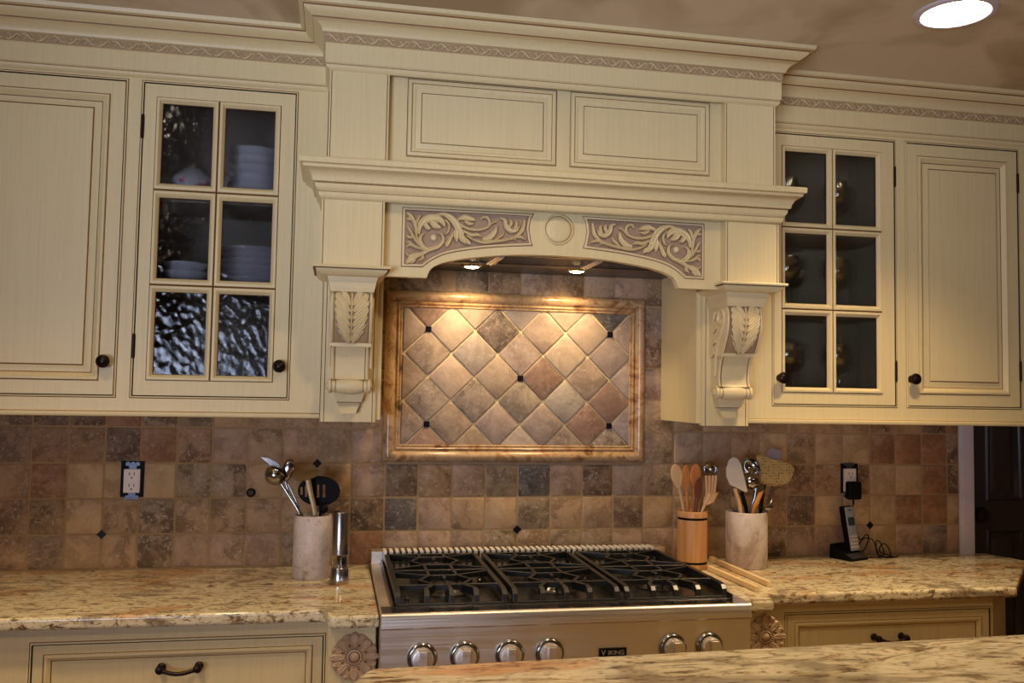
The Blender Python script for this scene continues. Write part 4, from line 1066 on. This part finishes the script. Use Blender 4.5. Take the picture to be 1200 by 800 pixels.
wooden_spoon('dark wooden spoon in front of the reddish paddle', (818, 574), 4.6, 15, 5, (815, 598), -.170, WOODD, 'wooden_spoon', 'spoon', .006, .3)
t = utensil('wooden_fork', 'pale wooden slotted fork leaning right in the bamboo holder', 'fork', [(832, 578, -.158), (823, 598, -.158), (806, 645, -.15)], [.005, .0045, .004], WOODL)
b = MB()
for k in range(4):
    o = k*3.9
    flat_head(b, [(826.0+o, 557), (828.6+o, 557), (829.5+o*.75, 578), (827+o*.75, 578)], -.158, .005, WOODL)
flat_head(b, [(827, 577), (842, 577), (836, 588), (828, 592), (824, 590)], -.158, .005, WOODL); b.build('tines', t, bevel=.0008)
t = utensil('ladle', 'small chrome ladle hooked over the right of the bamboo holder', 'ladle', [(838, 556, -.13), (832, 575, -.135), (820, 600, -.14), (806, 645, -.145)], [.003, .003, .003, .003], CHROME)
b = MB(); ladle_bowl(b, Wp(832, 549, -.14), .026, CHROME, Matrix.Rotation(R(150), 4, 'X') @ Matrix.Rotation(R(-20), 4, 'Y'), .9); b.build('bowl', t)
# --- right crock
SILI = plain('ivory_silicone', (214, 204, 188), .5)
t = utensil('spatula', 'ivory silicone spatula with wooden handle in the right crock', 'spatula', [(861, 572, -.175), (866, 590, -.17), (868, 600, -.168), (876, 650, -.155)], [.006, .006, .006, .005], WOODL)
b = MB(); flat_head(b, [(851, 549), (854, 539), (859, 535), (864, 537), (868, 543), (876, 575), (874, 577), (862, 571), (855, 568), (851, 558)], -.176, .008, SILI); b.build('head', t, bevel=.003)
t = utensil('turner', 'black-handled utensil standing beside the ivory spatula', 'utensil', [(869, 576, -.17), (872, 588, -.17), (875, 600, -.165), (880, 650, -.15)], [.0055, .0075, .006, .004], BLACKPL, flat=.6)
t = utensil('ladle', 'upper chrome ladle with its bowl open in the right crock', 'ladle', [(884, 560, -.135), (884, 580, -.138), (880, 600, -.14), (876, 650, -.145)], [.004, .004, .004, .004], CHROME)
b = MB(); ladle_bowl(b, Wp(880, 547, -.14), .029, CHROME, Matrix.Rotation(R(68), 4, 'X') @ Matrix.Rotation(R(12), 4, 'Z'), .7); b.build('bowl', t)
t = utensil('ladle', 'lower chrome ladle showing its rounded back in the right crock', 'ladle', [(886, 572, -.165), (884, 584, -.165), (879, 600, -.16), (872, 650, -.15)], [.004, .004, .004, .004], CHROME)
b = MB(); ladle_bowl(b, Wp(880, 563, -.160), .026, CHROME, Matrix.Rotation(R(-105), 4, 'X') @ Matrix.Rotation(R(10), 4, 'Y'), .8); b.build('bowl', t)
t = utensil('spatula', 'orange wooden-handled spatula low in the right crock', 'spatula', [(893, 574, -.178), (886, 590, -.176), (882, 602, -.17), (874, 650, -.15)], [.007, .0075, .006, .004], plain('orange_wood', (214, 140, 60), .4), flat=.5)
b = MB(); flat_head(b, [(887, 567), (894, 566), (896, 574), (889, 577)], -.180, .006, CHROME); b.build('ferrule', t, bevel=.001)
t = utensil('turner', 'black handle rising from the middle of the right crock', 'utensil', [(896, 568, -.17), (893, 584, -.168), (891, 600, -.165), (882, 650, -.15)], [.005, .006, .006, .004], BLACKPL, flat=.6)
# tan perforated flat head
def perf_mat():
    t_ = NT('tan_woven_head'); v_ = t_.coord(); vo = t_.add('ShaderNodeTexVoronoi', {'Vector': v_.outputs[0], 'Scale': 110., 'Randomness': .3})
    c = t_.ramp(vo.outputs['Distance'], [(.24, lin((96, 72, 40))), (.36, lin((186, 158, 100)))]); t_.set(t_.b, 'Base Color', c); t_.set(t_.b, 'Roughness', .6)
    t_.bump(vo.outputs['Distance'], .6, .003); return t_.m
t = utensil('scrubber_paddle', 'tan perforated paddle fanning out to the right of the right crock', 'paddle', [(906, 570, -.12), (902, 584, -.125), (897, 600, -.13), (886, 650, -.135)], [.0035, .0035, .0035, .003], WOODD)
b = MB(); flat_head(b, smooth_curve([(886, 534), (893, 533.5), (905, 537), (920, 541), (929, 546), (930, 552), (926, 562), (920, 567), (905, 569), (893, 567), (890, 556), (888, 545), (886, 536)], 3), -.120, .007, perf_mat()); b.build('perforated_head', t, bevel=.002)
t = utensil('spatula', 'lavender-grey spatula head behind the tan paddle', 'spatula', [(908, 540, -.10), (904, 570, -.108), (897, 600, -.115), (886, 650, -.125)], [.003, .003, .003, .003], CHROME)
b = MB(); flat_head(b, [(897, 534), (900, 526), (904, 524), (916, 528), (914, 539), (899, 538)], -.10, .003, plain('lavender_plastic', (158, 142, 146), .5)); b.build('head', t, bevel=.001)
t = utensil('measuring_spoon', 'small chrome scoop lying on the rim of the right crock', 'scoop', [(914, 572, -.13), (907, 574, -.135), (903, 590, -.15), (896, 606, -.15)], [.004, .003, .003, .003], CHROME)
b = MB(); b.lathe([(.001, -.006), (.018, -.005), (.022, .003), (.0225, .004), (.020, .003), (.014, -.002), (.001, -.003)], Wp(897, 594, -.165), CHROME, 22, Matrix.Rotation(R(10), 4, 'X'), caps=False); b.build('scoop_bowl', t)
t = utensil('whisk', 'thin wire-handled utensil leaning left from the right crock', 'whisk', [(839, 573, -.12), (850, 587, -.125), (861, 602, -.13), (880, 650, -.14)], [.0012, .0014, .0016, .0016], CHROME)
# --- pepper mill
pm = thing('pepper_mill', 'brushed steel pepper mill in front of the left crock', 'pepper mill', (.878, -.255, .914))
c = (.878, -.255, .914)
b = MB(); b.lathe([(.0250, 0), (.0262, .002), (.0262, .012), (.0235, .043), (.0225, .0445)], c, STEELV, 36); b.build('base', pm)
b = MB(); b.lathe([(.0205, .0446), (.0205, .078)], c, CLEAR, 30); b.build('clear_window', pm)
b = MB(); b.lathe([(.006, .0448), (.016, .052), (.017, .066), (.005, .070), (.004, .0775)], c, BLACKPL, 16); b.build('peppercorns', pm)
b = MB(); b.lathe([(.0225, .0785), (.0240, .080), (.0240, .191), (.0225, .1945), (.0110, .1965), (.006, .1975), (.001, .198)], c, STEELV, 36); b.build('grinder_top', pm)
# --- two square wooden rods
def rod(label, p0, p1, w=.0135):
    a, c_ = onZ(*p0, .9225), onZ(*p1, .9225); a.z = c_.z = .9225
    d_ = (c_-a).normalized(); n_ = Vector((-d_.y, d_.x, 0))*w/2; h_ = .0075
    b = MB(); A = [a-n_, a+n_, c_+n_, c_-n_]
    b.rings([[(q.x, q.y, .9145) for q in A], [(q.x, q.y, .9295) for q in A]], WOODP, cap=WOODP, closed_first=WOODP); return tag(b.build('wooden_rod', bevel=.0015), label, 'wooden rod', None)
rod('pale square wooden rod on the counter, the one nearer the right crock', (833, 654), (902, 684)); rod('pale square wooden rod on the counter, the one nearer the range', (831, 665), (888, 690))
# --- cordless phone in its cradle
pc_ = onZ(998, 656, .914); ph = thing('phone_cradle', 'black charging cradle on the counter below the right outlet', 'phone cradle', (pc_.x, -.052, .914))
b = MB(); Mz = Matrix.Translation((2.532, -.052, .914)) @ Matrix.Rotation(R(22), 4, 'Z')
def loc_prism(b, poly, x0, x1, mat, M):   # poly (y,z) extruded along local x
    n = len(poly); i0 = [b.vert(tuple(M @ Vector((x0, y, z)))) for y, z in poly]; i1 = [b.vert(tuple(M @ Vector((x1, y, z)))) for y, z in poly]
    b.face(i0[::-1], mat); b.face(i1, mat)
    for k in range(n): b.face((i0[k], i0[(k+1) % n], i1[(k+1) % n], i1[k]), mat)
loc_prism(b, [(-.045, 0), (-.045, .010), (-.020, .020), (.012, .030), (.030, .048), (.040, .046), (.042, 0)], -.044, .044, BLACKPL, Mz); b.build('cradle_body', ph, bevel=.003)
b = MB(); loc_prism(b, [(-.0452, .0100), (-.0200, .0206), (-.018, .0212), (-.018, .0196), (-.0448, .0092)], -.040, .040, GALV, Mz); b.build('silver_trim', ph)
SILVPL = plain('silver_plastic', (176, 184, 190), .35, metal=.3)
Mh = Matrix.Translation((2.552, -.054, .9365)) @ Matrix.Rotation(R(22), 4, 'Z') @ Matrix.Rotation(R(-10), 4, 'X')
hs = thing('cordless_phone', 'silver and black cordless handset standing in its charging cradle', 'phone', (2.534, -.054, .9375))
b = MB(); b.box(-.0235, .0235, -.004, .018, 0, .150, BLACKPL, Mh); b.build('handset_shell', hs, bevel=.005)
b = MB(); b.box(-.0215, .0215, -.0065, -.0038, .004, .146, SILVPL, Mh); b.build('front_face', hs, bevel=.001)
b = MB(); b.box(-.0165, .0165, -.0075, -.0062, .085, .112, plain('phone_screen', (58, 68, 66), .15), Mh); b.build('screen', hs)
b = MB(); b.box(-.008, .008, -.0075, -.0062, .134, .1365, BLACKPL, Mh); b.build('earpiece_slot', hs)
for k in range(5):
    for j in range(3):
        b = MB(); x_ = -.0135+j*.0135; z_ = .012+k*.0115; b.box(x_-.0048, x_+.0048, -.0085, -.0062, z_, z_+.0070, WHITEPL if k < 4 else SILVPL, Mh); b.build('key', hs, bevel=.0006)
b = MB(); b.lathe([(.009, 0), (.009, .0018), (.006, .0025), (.001, .0025)], (0, 0, 0), SILVPL, 20, Mh @ Matrix.Translation((0, -.0062, .0755)) @ My); b.build('navigation_button', hs)
# --- outlets
def outlet(label, ox0, oy0, ox1, oy1, dx0, dy0, dx1, dy1, rot=0):
    a, c_ = onY(ox0, oy0, 0), onY(ox1, oy1, 0); da, dc = onY(dx0, dy0, -.010), onY(dx1, dy1, -.010)
    t = thing('wall_outlet', label, 'outlet', ((a.x+c_.x)/2, 0, (a.z+c_.z)/2))
    b = MB(); b.box(a.x, c_.x, -.0025, .002, c_.z, a.z, BLACKPL); b.build('dark_opening', t)  # flat black sheet in place of the shaded recess round the receptacle
    x0, x1, z0, z1 = da.x, dc.x, dc.z, da.z; xm = (x0+x1)/2
    b = MB(); b.box(xm-.010, xm+.010, -.0045, -.0035, z0-.017, z1+.017, GALV)
    for s, zz in ((1, z1+.0145), (-1, z0-.0145)):
        for o in (-.0135, .0, .0135): b.lathe([(.0062, 0), (.0062, .0015), (.0035, .0015), (.0030, .0008)], (xm+o, -.0035, zz), GALV, 14, My)
    b.build('mounting_strap', t)
    b = MB(); b.box(x0, x1, -.0125, -.002, z0, z1, WHITEPL); b.box(x0-.0005+.004, x1-.004, -.0135, -.0125, z0+.004, z1-.004, WHITEPL); f = b.build('receptacle', t, bevel=.0015)
    b = MB()
    for zc_ in (z1-(z1-z0)*.25, z0+(z1-z0)*.27):
        for o in (-.0065, .0065): b.box(xm+o-.0011, xm+o+.0011, -.0139, -.013, zc_-.001, zc_+.0075, GAP)
        b.lathe([(.0024, 0), (.0024, .0008)], (xm, -.0133, zc_-.0075), GAP, 12, My)
    b.build('slots', f, smooth=False); return t
outlet('uncovered duplex outlet in the tiles at the left', 142.5, 540, 168, 582, 145.5, 549.5, 163.5, 577)
outlet('uncovered duplex outlet in the tiles above the phone, with a plug in it', 985, 543, 1005, 577, 989.5, 549, 1003, 576)
b = MB(); a, c_ = onY(992.5, 564, -.025), onY(1008, 585, -.025); b.box(a.x, c_.x, -.038, -.013, c_.z, a.z, BLACKPL)
ad = b.build('power_adapter', bevel=.006); tag(ad, 'black power adapter plugged into the right outlet', 'power adapter')
b = MB(); b.tube([Wp(1000, 585, -.025), Wp(1000, 591, -.025)], .003, BLACKPL, 10); b.build('strain_relief', ad)
b = MB()
path = [(1000, 590, -.025), (999, 600, -.022), (1000, 615, -.018), (1003, 626, -.018), (1009, 632, -.02), (1015, 626, -.02), (1018, 630, -.03), (1014, 642, -.04), (1008, 647, -.045), (1006, 640, -.03), (1012, 631, -.03), (1022, 632, -.03), (1028, 645, -.035), (1030, 652, -.05),
        (1036, 648, -.05), (1032, 636, -.04), (1027, 634, -.04), (1028, 648, -.05), (1038, 652, -.055), (1044, 651, -.05), (1040, 640, -.04), (1034, 637, -.035), (1031, 646, -.05), (1046, 652, -.05), (1053, 651, -.045), (1044, 653, -.06), (1030, 653, -.065), (1018, 653, -.065)]
q = [Vector(Wp(*p)) for p in path]
for p in q: p.z = max(p.z, .9165)
b.tube(smooth_curve(q, 5), .0018, BLACKPL, 7); tag(b.build('phone_cable'), 'thin black phone cable tangled on the counter right of the phone', 'cable')

# ================================================================== dishes behind the left glass door
SH = (1.960, 1.712, 1.440)
def plates(name, label, cat, cx, cy, z, n, r, dz, mat=PORC, group=None, dr=0.):
    for k in range(n):
        b = MB(); rr = r-dr*k
        b.lathe([(rr*.55, 0), (rr*.58, .002), (rr*.70, .003), (rr, dz*.85+.004), (rr, dz*.85+.0055), (rr*.97, dz*.85+.005), (rr*.66, .006), (.001, .005)], (cx, cy, z+.0002+k*dz), mat, 36)
        nm = ['lowest', 'second from below', 'third from below', 'fourth from below', 'fifth from below', 'sixth from below', 'seventh from below']
        tag(b.build(name, sharp=50), label % (nm[k] if k < n-1 else 'topmost'), cat, label.split(',')[0]+'s')
plates('bowl', 'white bowl on the top shelf behind the left glass door, %s', 'bowl', .610, -.150, SH[0], 6, .074, .026, dr=.001)
plates('plate', 'white plate on the middle shelf behind the left glass door, %s', 'plate', .610, -.150, SH[1], 7, .084, .017)
plates('bowl', 'shallow white bowl on the middle shelf, left glass door, %s', 'bowl', .430, -.150, SH[1], 3, .066, .024)
FLOR = plain('pink_flower_glaze', (196, 96, 120), .3)
tp = thing('teapot', 'white round teapot with pink flowers behind the left glass door', 'teapot', (.442, -.16, SH[0]))
b = MB(); b.lathe([(.030, 0), (.034, .003), (.052, .018), (.062, .040), (.058, .062), (.040, .078), (.030, .082), (.001, .083)], (.442, -.16, SH[0]+.0005), PORC, 32); 
for k in range(14):
    a = -pi/2+rnd.uniform(-1.2, 1.2); zz = rnd.uniform(.02, .06); rr = .0615 if .03 < zz < .05 else .0575
    b.sphere((.442+rr*cos(a)*.98, -.16+rr*sin(a)*.98, SH[0]+zz), .006, FLOR, 8, 5, (1, .5, 1))
bd = b.build('pot', tp)
b = MB(); b.lathe([(.033, .080), (.034, .083), (.024, .093), (.008, .098), (.004, .100)], (.442, -.16, SH[0]), PORC, 28); ld = b.build('lid', tp)
b = MB(); b.sphere((.442, -.16, SH[0]+.104), .0065, GOLDM, 14, 8); b.build('gold_finial', ld)
b = MB(); b.tube(smooth_curve([(.500, -.16, SH[0]+.030), (.525, -.16, SH[0]+.045), (.532, -.16, SH[0]+.066), (.545, -.16, SH[0]+.078)], 4), lerp_list([.012, .009, .006, .005], 13), PORC, 10); b.build('spout', tp)
b = MB(); b.tube(smooth_curve([(.388, -.16, SH[0]+.062), (.366, -.16, SH[0]+.062), (.358, -.16, SH[0]+.042), (.372, -.16, SH[0]+.022), (.388, -.16, SH[0]+.024)], 4), .0045, PORC, 10); b.build('pot_handle', tp)
# stemmed glasses behind the right glass door
def goblet(cx, cy, z, s, label):
    b = MB()
    b.lathe([(.001*s, .0), (.034*s, .0), (.034*s, .002), (.012*s, .006), (.004*s, .012), (.0035*s, .075), (.008*s, .084), (.026*s, .096), (.037*s, .118), (.036*s, .150), (.031*s, .172), (.0298*s, .172), (.0345*s, .149), (.0355*s, .118), (.024*s, .099), (.001*s, .087)], (cx, cy, z+.0003), CLEAR, 28, caps=False)
    tag(b.build('wine_glass', sharp=60), label, 'wine glass', 'stemmed glasses behind the right glass door')
lv = ['top', 'middle', 'bottom']
for k, z in enumerate(SH):
    for x, y, w in ((2.235, -.19, 'front left'), (2.305, -.10, 'rear left'), (2.410, -.185, 'front right'), (2.475, -.095, 'rear right')):
        goblet(x, y, z, 1.05 if k != 1 else 1.12, f'clear stemmed glass, {w}, {lv[k]} shelf behind the right glass door')

# ================================================================== lamps and daylight
E_CAN, SKY, E_WIN, WIN_COL, CAN_COL, SPREAD, EXPO = CFG
LENS = emit('downlight_glow', (255, 240, 214), 14)
def can(cx, cy, label, e=16, cone=165):
    t = thing('recessed_downlight', label, 'ceiling light', (cx, cy, ZC))
    b = MB(); b.lathe([(.099, 0), (.097, -.004), (.090, -.007), (.082, -.006), (.079, .0)][::-1], (cx, cy, ZC), TRIMW, 40, caps=False); b.build('trim_ring', t)
    b = MB(); b.lathe([(.001, -.003), (.079, -.003)], (cx, cy, ZC), LENS, 40, caps=False); b.build('lens', t)
    ld = bpy.data.lights.new('downlight', 'SPOT'); ld.energy = e; ld.color = CAN_COL; ld.spot_size = R(cone); ld.spot_blend = 1.; ld.shadow_soft_size = .07
    lo = bpy.data.objects.new('downlight', ld); COL.objects.link(lo); lo.location = (cx, cy, ZC-.02)
can(2.359, -.823, 'round recessed downlight shining in the ceiling at upper right', 84, 100)
can(1.38, -1.32, 'added fill light in the ceiling in front of the hood, out of frame', E_CAN*.55)  # unseen lamp added to brighten the hood
can(.15, -1.05, 'recessed downlight in the ceiling over the left counter, out of frame', 62, 96)
can(-.3, -2.6, 'added fill light behind the camera to the left, out of frame', E_CAN)  # unseen wide-angle lamp added as warm frontal fill for the cabinets
can(2.9, -2.4, 'added fill light behind the camera to the right, out of frame', E_CAN*.25)  # second added fill lamp, weaker, also unseen
w = bpy.data.worlds.new('world'); S.world = w; w.use_nodes = True
bg = w.node_tree.nodes['Background']; bg.inputs[0].default_value = (.45, .62, 1, 1); bg.inputs[1].default_value = SKY
al = bpy.data.lights.new('window_beam_lamp', 'AREA'); al.shape = 'RECTANGLE'; al.size = WX1-WX0; al.size_y = WZ1-WZ0; al.energy = E_WIN; al.color = WIN_COL; al.spread = SPREAD
ao = bpy.data.objects.new('window_beam_lamp', al); COL.objects.link(ao); ao.location = ((WX0+WX1)/2, YB-.02, (WZ0+WZ1)/2); ao.rotation_euler = (R(104), 0, R(-26))  # added lamp in the window opening, narrowed and aimed up at the hood
S.view_settings.exposure = EXPO
for o in bpy.data.objects:
    if '_w' in o: del o['_w']
